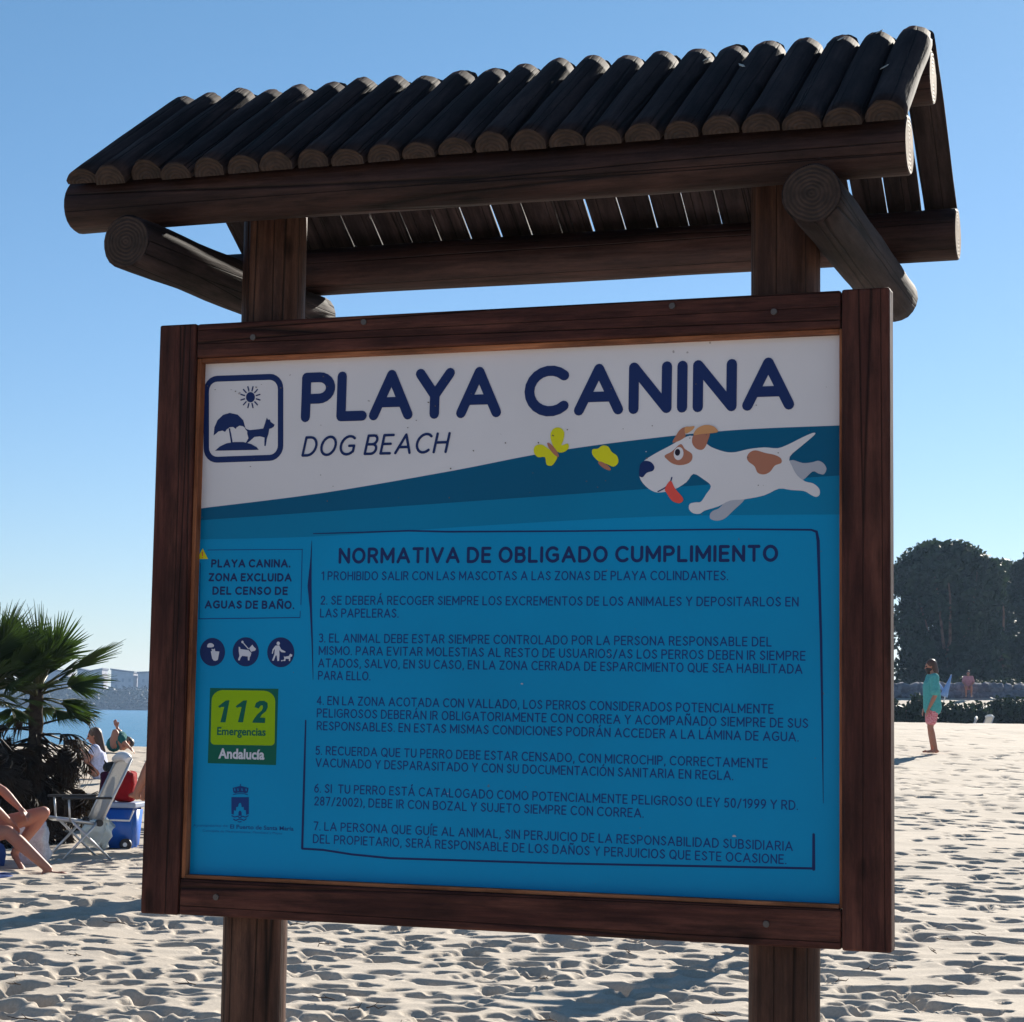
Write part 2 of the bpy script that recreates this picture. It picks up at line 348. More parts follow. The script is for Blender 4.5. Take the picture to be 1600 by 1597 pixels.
def ribbon(bm, pts, w, y):
    """flat stroke with round caps in the x-z plane at depth y"""
    P = [Vector((p[0], p[1])) for p in pts]
    Q = [P[0]]
    for p in P[1:]:
        if (p-Q[-1]).length > 1e-6: Q.append(p)
    P = Q
    if len(P) < 2: P.append(P[0]+Vector((1e-5, 0)))
    ws = w if isinstance(w, (list, tuple)) else [w]*len(P)
    L = []; n = len(P); closed = (P[0]-P[-1]).length < 1e-5 and n > 4
    for i, p in enumerate(P):
        a = P[i-1] if i else (P[-2] if closed else None); b_ = P[i+1] if i < n-1 else (P[1] if closed else None)
        d1 = (p-a).normalized() if a is not None else None; d2 = (b_-p).normalized() if b_ is not None else None
        d = ((d1 or Vector((0, 0)))+(d2 or Vector((0, 0)))).normalized(); nr = Vector((-d.y, d.x))
        k = 1/max(.6, nr.dot(Vector((-(d1 or d2).y, (d1 or d2).x))))
        h = ws[min(i, len(ws)-1)]/2*k; L.append((bm.verts.new((p.x+nr.x*h, y, p.y+nr.y*h)), bm.verts.new((p.x-nr.x*h, y, p.y-nr.y*h)), d))
    for i in range(n-1): bm.faces.new((L[i][1], L[i][0], L[i+1][0], L[i+1][1]))
    if not closed:
        for i, sg in ((0, -1), (n-1, 1)):
            d = L[i][2]*sg; h = ws[min(i, len(ws)-1)]/2; nr = Vector((-d.y, d.x)); c = P[i]
            a0, a1 = (L[i][0], L[i][1]) if sg > 0 else (L[i][1], L[i][0])
            ring = [a1]+[bm.verts.new((c.x+(-nr.x*math.cos(q)+d.x*math.sin(q))*h, y, c.y+(-nr.y*math.cos(q)+d.y*math.sin(q))*h)) for q in [math.pi*k/6 for k in range(1, 6)]]+[a0]
            bm.faces.new(list(reversed(ring)))
def fixn(bm):
    bm.normal_update()
    for f in bm.faces:
        if f.normal.y > 0: f.normal_flip()
def text_strokes(s, gap, weight):
    out = []; x = 0
    for ch in s:
        if ch == ' ': x += .30+gap*.45; continue
        w, st = G[ch]
        for q in st: out.append([(px+x, py) for px, py in q])
        x += w+weight+gap
    return out, x-gap-weight
def stroke_text(s, x0, y0, x1, y1, hpx, wt, m, parent, gap=.13, slant=0, lift=.0009, name='lettering'):
    """outer box: bottom left (x0,y0), bottom right (x1,y1), outer height hpx at the left, stroke width wt (of the cap height)"""
    st, wid = text_strokes(s, gap, wt)
    a = Vector(B(x0, y0)); c = Vector(B(x1, y1)); H = (Vector(B(x0, y0-hpx))-a).length
    sw = H*wt/(1+wt); h = H-sw                      # centre-line height
    d = (c-a); Lw = d.length-sw; d.normalize(); up = Vector((-d.y, d.x)); sx = Lw/(wid+slant)
    o = a+d*sw/2+up*sw/2; bm = bmesh.new()
    for k, q in enumerate(st):
        pts = [o+d*((px+slant*py)*sx)+up*(py*h) for px, py in q]
        ribbon(bm, pts, sw, PN-lift-(k % 4)*.00006)
    fixn(bm); return frombm(name, bm, m, parent)
def shape(pts, m, parent, lay, name='print_shape', px=True):
    """flat printed area bounded by photograph readings"""
    P = [B(*p) if px else p for p in pts]
    P3 = [Vector((p[0], 0, p[1])) for p in P]
    tr = tessellate_polygon([P3]); bm = bmesh.new(); y = PN-.0002*lay-.0001
    vs_ = [bm.verts.new((p.x, y, p.z)) for p in P3]
    for f in tr:
        try: bm.faces.new([vs_[i] for i in f])
        except ValueError: pass
    fixn(bm); return frombm(name, bm, m, parent)
def shapes(list_, m, parent, lay, name):
    for k, pts in enumerate(list_): shape(pts, m, parent, lay+k*.12, name)
def lines(list_, m, parent, lay, name):
    for k, (pts, w) in enumerate(list_):
        bm = bmesh.new(); P = [B(*p) for p in pts]; ww = [x/840. for x in w] if isinstance(w, (list, tuple)) else w/840.
        ribbon(bm, P, ww, PN-.0002*lay-.0001-(k % 5)*.00005); fixn(bm); frombm(name, bm, m, parent)
def font_text(s, x0, y0, x1, y1, hpx, m, parent, lay, off=0.0, shear=0.0, name='lettering', ref='h'):
    cu = bpy.data.curves.new('t', 'FONT'); cu.body = s; cu.size = 1; cu.offset = off; cu.shear = shear; cu.resolution_u = 4; cu.fill_mode = 'FRONT'
    o = bpy.data.objects.new('t', cu); col.objects.link(o)
    dg = bpy.context.evaluated_depsgraph_get(); me = bpy.data.meshes.new_from_object(o.evaluated_get(dg)); bpy.data.objects.remove(o)
    co = np.zeros(len(me.vertices)*3); me.vertices.foreach_get('co', co); co = co.reshape(-1, 3)
    a = Vector(B(x0, y0)); c = Vector(B(x1, y1)); H = (Vector(B(x0, y0-hpx))-a).length; d = c-a; L = d.length; d.normalize(); up = Vector((-d.y, d.x))
    xm, xM = co[:, 0].min(), co[:, 0].max(); yM = co[:, 1].max()
    u = (co[:, 0]-xm)/(xM-xm)*L; w = co[:, 1]/yM*H
    new = np.stack([a.x+d.x*u+up.x*w, np.full(len(u), PN-.0002*lay-.0001), a.y+d.y*u+up.y*w], -1)
    me.vertices.foreach_set('co', new.ravel()); me.update()
    bm = bmesh.new(); bm.from_mesh(me); bpy.data.meshes.remove(me); fixn(bm)
    return frombm(name, bm, m, parent)

# ------------------------------------------------------------------ the beach sign
sign = thing('information_board', 'large roofed wooden beach sign reading PLAYA CANINA on a blue and white panel', 'sign', (BC.x, BC.y, 0), -BYAW)
FX, Z0, Z1 = .75, 1.1355, 2.3345
def rail(name, dims, m): return boxo(name, dims, m, sign, .004)
rail('frame_stile', (-FX, -FX+.084, 0, .045, Z0, Z1), W_Z)
rail('frame_stile', (FX-.088, FX, 0, .045, Z0, Z1), W_Z)
rail('frame_rail', (-FX+.086, FX-.090, .002, .045, Z1-.071, Z1-.001), W_X)
rail('frame_rail', (-FX+.086, FX-.090, .002, .045, Z0+.001, Z0+.072), W_X)
XL, XR, ZB, ZT = -FX+.084, FX-.088, Z0+.072, Z1-.071
boxo('bead', (XL+.0005, XL+.009, .010, PN+.002, ZB+.001, ZT-.001), BEADZ, sign, .001)
boxo('bead', (XR-.006, XR-.0005, .010, PN+.002, ZB+.001, ZT-.001), BEADZ, sign, .001)
boxo('bead', (XL+.0095, XR-.0065, .010, PN+.002, ZT-.009, ZT-.0005), BEAD, sign, .001)
boxo('bead', (XL+.0095, XR-.0065, .010, PN+.002, ZB+.0005, ZB+.008), BEAD, sign, .001)
panel = boxo('panel', (XL+.004, XR-.004, PN, PN+.010, ZB+.004, ZT-.004), K_WHITE, sign)
for (px, py) in ((395, 527), (1209, 487), (337, 1402), (1197, 1444), (568, 503), (1050, 478)):
    x, z = B(px, py, 0); bm = bmesh.new()
    tube(bm, [(x, .003, z), (x, -.0012, z)], [.0065, .0058], 12); tube(bm, [(x, -.0012, z), (x, -.0014, z)], [.003, .003], 6)
    frombm('screw', bm, METAL, sign)
# posts: round logs with a flattened front
for px_, sd_ in ((-.547, 1), (.537, 2)):
    bm = bmesh.new(); n = 28; rings = []
    for k in range(31):
        z = -.5+3.20*k/30; ring = []
        for j in range(n):
            th = 2*math.pi*j/n; rr = .0655*(1+.03*noise.noise(Vector((math.cos(th)*1.4+sd_*5, math.sin(th)*1.4, z*.8))))
            yy = max(-.058, rr*math.sin(th)); ring.append(bm.verts.new((px_+rr*math.cos(th)+.003*noise.noise(Vector((z, sd_, 0))), .110+yy, z)))
        rings.append(ring)
    for k in range(30):
        for j in range(n): bm.faces.new((rings[k][j], rings[k][(j+1) % n], rings[k+1][(j+1) % n], rings[k+1][j])).smooth = True
    bm.faces.new(rings[-1]).material_index = 1; bm.faces.new(list(reversed(rings[0])))
    p = frombm('post', bm, [P_Z, END], sign)
# eave, ridge and cross beams
log('eave_beam', (-.898, -.095, 2.570), (.800, -.095, 2.570), .0545, L_X, sign, 3, em=ENDL)
log('eave_beam', (-.905, .589, 2.566), (.808, .589, 2.566), .0545, L_X, sign, 4, em=ENDL)
log('ridge_beam', (-.86, .247, 2.795), (.800, .247, 2.800), .054, L_X, sign, 5, em=ENDL)
log('cross_beam', (-.712, -.215, 2.460), (-.672, .600, 2.460), .0535, L_Y, sign, 6)
log('cross_beam', (.648, -.225, 2.460), (.655, .705, 2.460), .0535, L_Y, sign, 7)
# roof of half logs: flat side down, both slopes
PITCH = R(33.3); SL = .508
def half_log_mesh(seed, r=.0335, hh=.0345):
    bm = bmesh.new(); n = 17; S = 12; rings = []
    for k in range(S+1):
        y = SL*k/S; ring = []
        for j in range(n+1):
            th = math.pi*j/n; q = 1+.07*noise.noise(Vector((math.cos(th)*1.7+seed*7, math.sin(th), y*6)))+.018*noise.noise(Vector((math.cos(th)*9+seed*7, math.sin(th)*9, y*3)))
            if k in (0, S): q *= .965
            yo = (.0045*noise.noise(Vector((j*2.3, seed*3.1, k))) if k in (0, S) else 0)
            ring.append(bm.verts.new((-math.cos(th)*r*q*(1.0 if 0 < j < n else .97), y+yo, math.sin(th)*hh*q+.0+(.004 if 0 < j < n else 0))))
        rings.append(ring)
    for k in range(S):
        for j in range(n): bm.faces.new((rings[k][j], rings[k+1][j], rings[k+1][j+1], rings[k][j+1])).smooth = True
        bm.faces.new((rings[k][n], rings[k+1][n], rings[k+1][0], rings[k][0]))
    bm.faces.new(rings[0]).material_index = 1; bm.faces.new(list(reversed(rings[-1]))).material_index = 1
    bmesh.ops.recalc_face_normals(bm, faces=bm.faces[:])
    me = bpy.data.meshes.new('roof_log'); bm.to_mesh(me); bm.free(); me.materials.append(L_Y); me.materials.append(END); return me
HL = [half_log_mesh(s) for s in range(9)]
rl = random.Random(5)
for i in range(23):
    x = -.845+i*(1.612/22)
    for side in (0, 1):
        me = HL[rl.randrange(9)]
        o = bpy.data.objects.new('roof_log', me); col.objects.link(o); o.parent = sign
        jx = rl.uniform(-.0012, .0012); dz = rl.uniform(-.0015, .0015); sy = rl.uniform(-.008, .008)
        if side == 0:
            o.location = (x+jx, -.170+sy, 2.594+dz+sy*math.tan(PITCH)); o.rotation_euler = (PITCH, 0, rl.uniform(-.008, .008)); o.scale = (1.07*rl.uniform(.96, 1.02), .985, rl.uniform(.84, 1.10))
        else:
            o.location = (x+jx, .664-sy, 2.597+dz+sy*math.tan(PITCH)); o.rotation_euler = (PITCH, 0, math.pi+rl.uniform(-.008, .008)); o.scale = (rl.uniform(1.015, 1.072), .985, rl.uniform(.92, 1.08))

# splinters along the ridge, a few pale droppings and knots on the logs
for k in range(9):
    x = -.845+(rl.randrange(22))*(1.612/22)+rl.uniform(-.008, .008); bm = bmesh.new(); a = rl.uniform(-1, 1)
    tube(bm, [(0, 0, -.022), (.004*a, .002, .004), (.014*a, .004, .009+.005*rl.random())], [.0009, .0008, .0003], 4); o = frombm('splinter', bm, L_Y, sign); o.location = (x, .240, 2.880)
DROP = mat('pale_dropping', (.5, .5, .46), .9, .1)
for x, u in ((.628, .93), (.37, .80), (.455, .66), (.742, .45), (.70, .985)):
    bm = bmesh.new(); bmesh.ops.create_icosphere(bm, subdivisions=2, radius=1)
    for v_ in bm.verts: v_.co = Vector((v_.co.x*.0055, v_.co.y*.010, v_.co.z*.0012))*(1+.5*noise.noise(v_.co*2+Vector((x*40, 0, 0))))
    o = frombm('dropping', bm, DROP, sign, True); yy = u*SL*.97; o.location = (x, -.170+yy*math.cos(PITCH)-math.sin(PITCH)*.037, 2.594+yy*math.sin(PITCH)+math.cos(PITCH)*.037); o.rotation_euler = (PITCH, 0, rl.uniform(-1, 1))
# ---- the print
def hbound(pts): return [B(*p) for p in crom(pts, sub=8)]
def clampx(P): return [(min(max(p[0], XL+.0045), XR-.0045), p[1]) for p in P]
b1 = clampx(hbound([(270, 799), (308, 795), (500, 771), (700, 737), (850, 708), (1000, 687), (1150, 672), (1310, 665), (1350, 664)]))
b2 = clampx(hbound([(270, 814), (308, 812), (500, 799), (760, 775), (1000, 756), (1150, 748), (1310, 743), (1350, 741)]))
b3 = clampx(hbound([(270, 844), (308, 843), (500, 838), (760, 821), (1000, 808), (1150, 805), (1310, 804), (1350, 804)]))
bot = [(XR-.0045, ZB+.0045), (XL+.0045, ZB+.0045)]
shape(b1+bot, K_DARK, panel, 1, 'printed_wave', False)
shape(b2+bot, K_MID, panel, 2, 'printed_wave', False)
shape(b3+bot, K_BASE, panel, 3, 'printed_wave', False)
stroke_text('PLAYA', 470, 660, 783, 652, 77, .25, K_NAVY, panel, gap=.02)
stroke_text('CANINA', 819, 652, 1241, 640, 79, .25, K_NAVY, panel, gap=.06)
stroke_text('DOG BEACH', 471, 714, 704, 708, 32, .145, K_NAVY, panel, gap=.17, slant=.20)
stroke_text('NORMATIVA DE OBLIGADO CUMPLIMIENTO', 529, 881, 1216, 878, 25, .235, K_NAVY, panel, gap=.13)
RULES = [('1 PROHIBIDO SALIR CON LAS MASCOTAS A LAS ZONAS DE PLAYA COLINDANTES.', 502, 907, 1138, 907),
 ('2. SE DEBERÁ RECOGER SIEMPRE LOS EXCREMENTOS DE LOS ANIMALES Y DEPOSITARLOS EN', 501, 945, 1248, 948), ('LAS PAPELERAS.', 500, 965, 623, 965.5),
 ('3. EL ANIMAL DEBE ESTAR SIEMPRE CONTROLADO POR LA PERSONA RESPONSABLE DEL', 498, 1004, 1206, 1010.5), ('MISMO. PARA EVITAR MOLESTIAS AL RESTO DE USUARIOS/AS LOS PERROS DEBEN IR SIEMPRE', 498, 1023.5, 1259, 1032.5),
 ('ATADOS, SALVO, EN SU CASO, EN LA ZONA CERRADA DE ESPARCIMIENTO QUE SEA HABILITADA', 497, 1043, 1254, 1053), ('PARA ELLO.', 497, 1062.5, 579, 1063.5),
 ('4. EN LA ZONA ACOTADA CON VALLADO, LOS PERROS CONSIDERADOS POTENCIALMENTE', 495, 1101.5, 1209, 1115.5), ('PELIGROSOS DEBERÁN IR OBLIGATORIAMENTE CON CORREA Y ACOMPAÑADO SIEMPRE DE SUS', 495, 1121, 1263, 1138),
 ('RESPONSABLES. EN ESTAS MISMAS CONDICIONES PODRÁN ACCEDER A LA LÁMINA DE AGUA.', 495, 1141, 1248, 1159), ('5. RECUERDA QUE TU PERRO DEBE ESTAR CENSADO, CON MICROCHIP, CORRECTAMENTE', 493, 1179.5, 1200, 1200.5),
 ('VACUNADO Y DESPARASITADO Y CON SU DOCUMENTACIÓN SANITARIA EN REGLA.', 493, 1198.5, 1146, 1219.5), ('6. SI  TU PERRO ESTÁ CATALOGADO COMO POTENCIALMENTE PELIGROSO (LEY 50/1999 Y RD.', 491, 1238.5, 1247, 1266),
 ('287/2002), DEBE IR CON BOZAL Y SUJETO SIEMPRE CON CORREA.', 491, 1258.5, 1006, 1278), ('7. LA PERSONA QUE GUÍE AL ANIMAL, SIN PERJUICIO DE LA RESPONSABILIDAD SUBSIDIARIA', 490, 1297.5, 1239, 1330),
 ('DEL PROPIETARIO, SERÁ RESPONSABLE DE LOS DAÑOS Y PERJUICIOS QUE ESTE OCASIONE.', 489, 1317.5, 1229, 1350.5)]
for s, x0, y0, x1, y1 in RULES: stroke_text(s, x0, y0, x1, y1, 14.2, .16, K_NAVY2, panel, gap=.15)
for s, x0, y0, x1, y1 in (('PLAYA CANINA.', 330, 887, 454, 887), ('ZONA EXCLUIDA', 326, 908.5, 456, 909), ('DEL CENSO DE', 332, 929.5, 450, 930), ('AGUAS DE BAÑO.', 320, 951, 460, 952)):
    stroke_text(s, x0, y0, x1, y1, 13, .27, K_NAVY, panel, gap=.10)
lines([([(490, 834), (560, 832), (640, 829.5), (700, 831), (900, 830), (1150, 827), (1268, 828)], [1.5, 2.2, 2.8, 3, 2.6, 2.6, 3]),
       ([(1268, 828), (1276, 831), (1278.5, 845), (1280, 900), (1283, 1000), (1285, 1120), (1286.5, 1255)], [3, 4, 5, 4.2, 4, 3, .8]),
       ([(487.5, 845), (486, 880), (484, 915), (486, 950), (488, 1000), (489.5, 1062)], [.8, 3, 7.5, 4, 2.6, .8]),
       ([(478, 1126), (476, 1200), (472.5, 1325)], [2.5, 3.6, 4]), ([(472.5, 1326), (505, 1328), (550, 1335), (610, 1341), (870, 1349), (1272, 1357)], [3.4, 3.4, 3.4, 3.4, 3.2, 3.4]),
       ([(1271.5, 1358), (1271.5, 1304)], [5, 4])], K_NAVY, panel, 4.5, 'ruled_line')
lines([([(325, 859.5), (473, 858.5)], 1.2), ([(472.5, 859), (470.5, 945)], 1.2), ([(469.5, 955), (469, 965)], 1.2), ([(469, 965), (400, 966), (311, 967)], 1.4), ([(313.5, 880), (311.5, 967)], 1.2)], K_NAVY2, panel, 4.5, 'ruled_line')
def rrect(x0, y0, x1, y1, r, ry=None):     # photograph readings, x right, y down
    ry = ry or r; o = []
    for cx, cy, a in ((x1-r, y0+ry, 90), (x1-r, y1-ry, 0), (x0+r, y1-ry, -90), (x0+r, y0+ry, -180)):
        o += [(cx+r*math.cos(R(a-q)), cy-ry*math.sin(R(a-q))) for q in range(0, 91, 15)]
    return o
def tilt(pts, x0, s): return [(x, y+(x-x0)*s) for x, y in pts]
# emblem
def ring_line(x0, y0, x1, y1, r, ry, w, s):
    p = tilt(rrect(x0, y0, x1, y1, r, ry), x0, s); return (p+[p[0]], w*1.12)
lines([ring_line(322.5, 592.5, 438.5, 719, 17, 19, 9.2, -.035)], K_NAVY, panel, 2, 'emblem_border')
def z4(l): return [(200+x/2.857, 500+y/2.857) for x, y in l]
sunc = (547, 345); rays = []
for k in range(12):
    a = 2*math.pi*(k+.5)/12; rays.append((z4([(sunc[0]+27*math.cos(a), sunc[1]+29*math.sin(a)), (sunc[0]+44*math.cos(a), sunc[1]+48*math.sin(a))]), 2.3))
lines(rays, K_NAVY, panel, 2, 'sun_emblem_ray')
umb = [(383, 516), (386, 480), (400, 448), (425, 424), (455, 415), (490, 423), (515, 448), (524, 482), (512, 474), (498, 472), (485, 480), (482, 487), (470, 478), (455, 479), (440, 490), (434, 500), (422, 494), (404, 498), (393, 508)]
dog = [(521, 478), (530, 488), (545, 492), (580, 488), (604, 485), (612, 462), (616, 448), (620, 436), (626, 446), (633, 444), (637, 455), (655, 468), (651, 477), (640, 484), (631, 486), (627, 510), (620, 530), (615, 563), (609, 562), (610, 525), (590, 520), (565, 522), (545, 540), (530, 552), (527, 548), (538, 528), (533, 508), (533, 497), (526, 490)]
shapes([z4([(sunc[0]+20*math.cos(2*math.pi*k/20), sunc[1]+23*math.sin(2*math.pi*k/20)) for k in range(20)]), z4(umb), z4(dog),
        z4([(389, 584), (410, 565), (440, 551), (475, 545), (515, 545), (550, 554), (575, 568), (584, 580)]), z4([(450, 484), (456, 484), (468, 548), (460, 548)])], K_NAVY, panel, 2, 'beach_emblem')
# butterflies
def z5(l): return [(760+x/2.424, 500+y/2.424) for x, y in l]
def ell(cx, cy, a, b_, rot, n=20): return [(cx+a*math.cos(R(q))*math.cos(R(rot))-b_*math.sin(R(q))*math.sin(R(rot)), cy+a*math.cos(R(q))*math.sin(R(rot))+b_*math.sin(R(q))*math.cos(R(rot))) for q in range(0, 360, 360//n)]
shapes([z5(crom([(250, 470), (243, 435), (255, 412), (278, 408), (295, 425), (292, 455), (285, 475), (308, 468), (312, 485), (295, 500), (270, 500)], True, 3)), z5(crom([(238, 490), (210, 472), (185, 478), (180, 500), (195, 520), (222, 520), (228, 548), (248, 552), (262, 535), (268, 515)], True, 3)),
        z5(crom([(425, 535), (402, 510), (403, 490), (422, 488), (440, 476), (462, 480), (475, 500), (495, 515), (500, 540), (482, 556), (455, 545)], True, 3))], K_YEL, panel, 4, 'butterfly_wings')
shapes([z5(ell(253, 492, 34, 9, 52)), z5(ell(448, 553, 28, 9, 33))], K_BRN, panel, 5.2, 'butterfly_body')
# running dog (readings from an enlargement, 4.848 px per photograph px)
def zd(l): return [(980+x/4.848, 640+y/4.848) for x, y in l]
shapes([zd(crom([(1235, 385), (1330, 405), (1400, 400), (1450, 388), (1490, 410), (1510, 450), (1490, 490), (1450, 485), (1405, 470), (1330, 535), (1240, 560), (1180, 480)], True, 4)),
        zd(crom([(890, 680), (800, 770), (740, 825), (680, 842), (632, 828), (628, 795), (650, 768), (700, 745), (760, 680), (850, 640)], True, 4))], K_GREY, panel, 4, 'dog_far_legs')
body = crom([(130, 388), (220, 330), (330, 272), (430, 215), (500, 200), (590, 250), (640, 285), (740, 320), (820, 323), (920, 300), (1040, 287), (1140, 293), (1220, 265), (1320, 215), (1405, 178), (1422, 190), (1330, 270), (1232, 358), (1250, 430), (1290, 500), (1350, 545), (1410, 560), (1455, 600), (1458, 645), (1430, 662), (1390, 645), (1340, 618), (1240, 610), (1150, 600), (1040, 650), (890, 680), (780, 690), (690, 735), (590, 765), (550, 790), (500, 785), (470, 755), (475, 715), (520, 703), (560, 698), (600, 640), (635, 580), (580, 530), (503, 488), (450, 550), (360, 605), (280, 625), (210, 625), (140, 580), (95, 512), (110, 440)], True, 3)
shapes([zd(body)], K_WHITE, panel, 5.4, 'dog_body')
shapes([zd(crom([(345, 250), (370, 200), (400, 155), (440, 135), (440, 180), (442, 205), (400, 235)], True, 4)), zd(crom([(492, 235), (505, 195), (560, 180), (625, 180), (610, 240), (595, 280), (570, 305), (530, 300), (500, 270)], True, 4)),
        zd(crom([(285, 350), (340, 318), (405, 262), (440, 300), (490, 335), (492, 380), (460, 410), (400, 422), (345, 410), (305, 380)], True, 4)),
        zd(crom([(908, 360), (930, 325), (975, 310), (1050, 330), (1120, 345), (1165, 370), (1168, 405), (1120, 425), (1085, 470), (1040, 492), (990, 480), (965, 430), (920, 395)], True, 4))], K_BRN, panel, 6.6, 'dog_patches')
shapes([zd(crom([(440, 135), (475, 130), (512, 128), (490, 160), (443, 182)], True, 4)), zd(crom([(505, 193), (530, 145), (590, 118), (650, 125), (685, 155), (685, 172), (640, 180), (570, 185)], True, 4))], K_ORG, panel, 8.0, 'dog_ear_tips')
shapes([zd(ell(391, 334, 37, 50, 8))], K_WHITE, panel, 8.6, 'dog_eye'); shapes([zd(ell(383, 325, 20, 26, 5))], K_BLK, panel, 9.4, 'dog_pupil')
shapes([zd(crom([(92, 475), (100, 420), (130, 390), (180, 398), (208, 435), (195, 465), (150, 480), (120, 513), (95, 505)], True, 4))], K_NAVY, panel, 8.6, 'dog_nose')
lines([(zd(crom([(235, 622), (290, 592), (325, 555), (340, 515)])), 2.0)], K_NAVY, panel, 8.6, 'dog_mouth')
shapes([zd(crom([(288, 600), (330, 540), (365, 600), (420, 665), (422, 695), (390, 710), (340, 690), (305, 640)], True, 4))], K_RED, panel, 9.4, 'dog_tongue')
# warning triangle, three round pictograms
shapes([[(308.5, 873.5), (325.5, 873.5), (317, 857)]], K_YEL, panel, 5.6, 'warning_triangle')
lines([([(316.8, 862.5), (316.9, 868.5)], 1.7), ([(317, 871), (317, 871.4)], 1.7)], K_RED, panel, 6.2, 'warning_mark')
for cx, cy, rx, ry in ((332.3, 1018.8, 19.6, 22), (384.3, 1018.6, 20.5, 22.8), (439, 1019.3, 21.2, 23.4)): shapes([ell(cx, cy, rx, ry, 0, 36)], K_NAVY, panel, 4, 'pictogram_disc')
def zf(l): return [(310+x/6.943, 980+y/6.943) for x, y in l]
shapes([zf([(137, 262), (150, 260), (145, 235), (165, 240), (180, 232), (185, 260), (230, 265), (213, 355), (190, 366), (168, 362), (152, 340)]), zf(crom([(98, 215), (108, 182), (140, 173), (168, 190), (168, 212), (135, 220)], True, 3)),
        zf([(440, 212), (455, 218), (458, 238), (545, 248), (577, 280), (570, 310), (560, 325), (556, 360), (540, 362), (538, 318), (478, 312), (462, 330), (450, 362), (432, 358), (448, 310), (440, 260)]), zf([(552, 230), (588, 190), (605, 215), (628, 235), (618, 255), (590, 262), (575, 268)]),
        zf(ell(869, 176, 18, 20, 0)), zf([(838, 200), (880, 198), (900, 240), (948, 265), (945, 275), (905, 272), (880, 250), (882, 300), (878, 365), (860, 368), (852, 305), (840, 310), (820, 365), (802, 362), (828, 290), (832, 235), (818, 255), (810, 290), (800, 285), (808, 240)]),
        zf([(930, 310), (938, 322), (985, 312), (998, 288), (1022, 300), (1018, 318), (1000, 325), (1000, 345), (996, 368), (984, 366), (985, 345), (950, 342), (945, 368), (918, 366), (935, 345)])], K_ICON, panel, 5, 'pictogram')
lines([(zf([(480, 162), (545, 235)]), 1.6), (zf([(480, 160), (482, 163)]), 4.0), (zf([(905, 365), (912, 362)]), 2)], K_ICON, panel, 5, 'pictogram')
# emergency plate
shape([(328.5, 1075), (435.3, 1076.2), (431.5, 1195.5), (325, 1192.5)], K_GRN, panel, 4, 'emergency_plate')
shape(tilt(rrect(330.5, 1078, 430.5, 1163.5, 18, 17)[:7]+rrect(329.5, 1078, 429.5, 1163.5, 6, 6)[7:21]+rrect(331, 1078, 429.5, 1163.5, 18, 17)[21:], 330, .015), K_LIME, panel, 5, 'emergency_field')
def one(x): return zf([(218+x, 858), (245+x, 838), (300+x, 797), (340+x, 793), (297+x, 1033), (242+x, 1031), (283+x, 866), (255+x, 866), (232+x, 875)])
two = zf([(612, 868), (628, 822), (668, 800), (715, 798), (752, 822), (756, 868), (735, 912), (690, 950), (672, 980), (728, 984), (724, 1040), (588, 1036), (600, 1005), (640, 950), (690, 905), (704, 872), (700, 850), (683, 848), (664, 872), (660, 884)])
shapes([one(0), one(190), two], K_GRN, panel, 6, 'emergency_number')
font_text('Emergencias', 339.5, 1148, 415.5, 1149.5, 12.0, K_GRN, panel, 6, .026)
font_text('Andalucía', 341.5, 1184.5, 413.5, 1186.5, 15.5, K_ICON, panel, 6, .032)
# municipal crest and name
def zg(l): return [(290+x/8.42, 1210+y/8.42) for x, y in l]
shapes([zg([(605, 300), (835, 300), (835, 520), (800, 535), (795, 470), (770, 470), (768, 430), (740, 430), (735, 390), (720, 370), (700, 390), (695, 425), (668, 430), (665, 480), (640, 470), (635, 530), (605, 520)]), zg([(698, 545), (698, 500), (712, 478), (728, 478), (740, 500), (740, 545)]),
        zg([(622, 178), (725, 150), (832, 178), (820, 238), (790, 250), (765, 240), (690, 240), (660, 250), (632, 238)])], K_NAVY2, panel, 4.5, 'crest')
lines([(zg([(630, 266), (690, 254), (770, 254), (820, 268)]), 1.2), (zg([(725, 155), (725, 130)]), 1.6), (zg(crom([(612, 545), (650, 560), (690, 552), (715, 570), (750, 552), (790, 562), (825, 545)])), 1.8), (zg(crom([(635, 590), (665, 605), (700, 590), (740, 592), (770, 605), (800, 585)])), 1.8), (zg([(695, 622), (715, 627), (735, 622)]), 1.5)], K_NAVY2, panel, 4.5, 'crest_waves')
lines([(zg([(x, 190), (x+3, 215)]), 1.6) for x in (650, 692, 745, 800)], K_BASE, panel, 6.5, 'crest_crown_gaps')
font_text('Ayuntamiento de', 302, 1292, 356, 1292.5, 4.6, K_PALE, panel, 4.5, 0)
font_text('El Puerto de Santa María', 360, 1294.5, 459, 1298, 6.4, K_NAVY2, panel, 4.5, .012)
font_text('Concejalía de Medioambiente, Movilidad y Playas', 317, 1299.5, 441, 1304, 3.6, K_PALE, panel, 4.5, 0)
rsp = random.Random(31)
for k in range(46):
    px, py = rsp.uniform(325, 1295), rsp.uniform(585, 800); q_ = rsp.uniform(.5, 1.5)
    shapes([[(px+q_*math.cos(a)*rsp.uniform(.6, 1.4), py+q_*.8*math.sin(a)*rsp.uniform(.6, 1.4)) for a in [j*2*math.pi/6 for j in range(6)]]], K_SPK, panel, 10.5, 'dirt_speck')
# a few white chips where the print has flaked
for px, py, r_ in ((816, 1068.5, 2.0), (1147, 1306.5, 3.0), (952, 1022, 1.2), (700, 1240, 1.1), (1010, 706, 1.5)):
    shapes([[(px+r_*math.cos(q)*random.uniform(.7, 1.3), py+r_*.6*math.sin(q)*random.uniform(.7, 1.3)) for q in [k*2*math.pi/8 for k in range(8)]]], K_GREY, panel, 10.5, 'flaked_print')
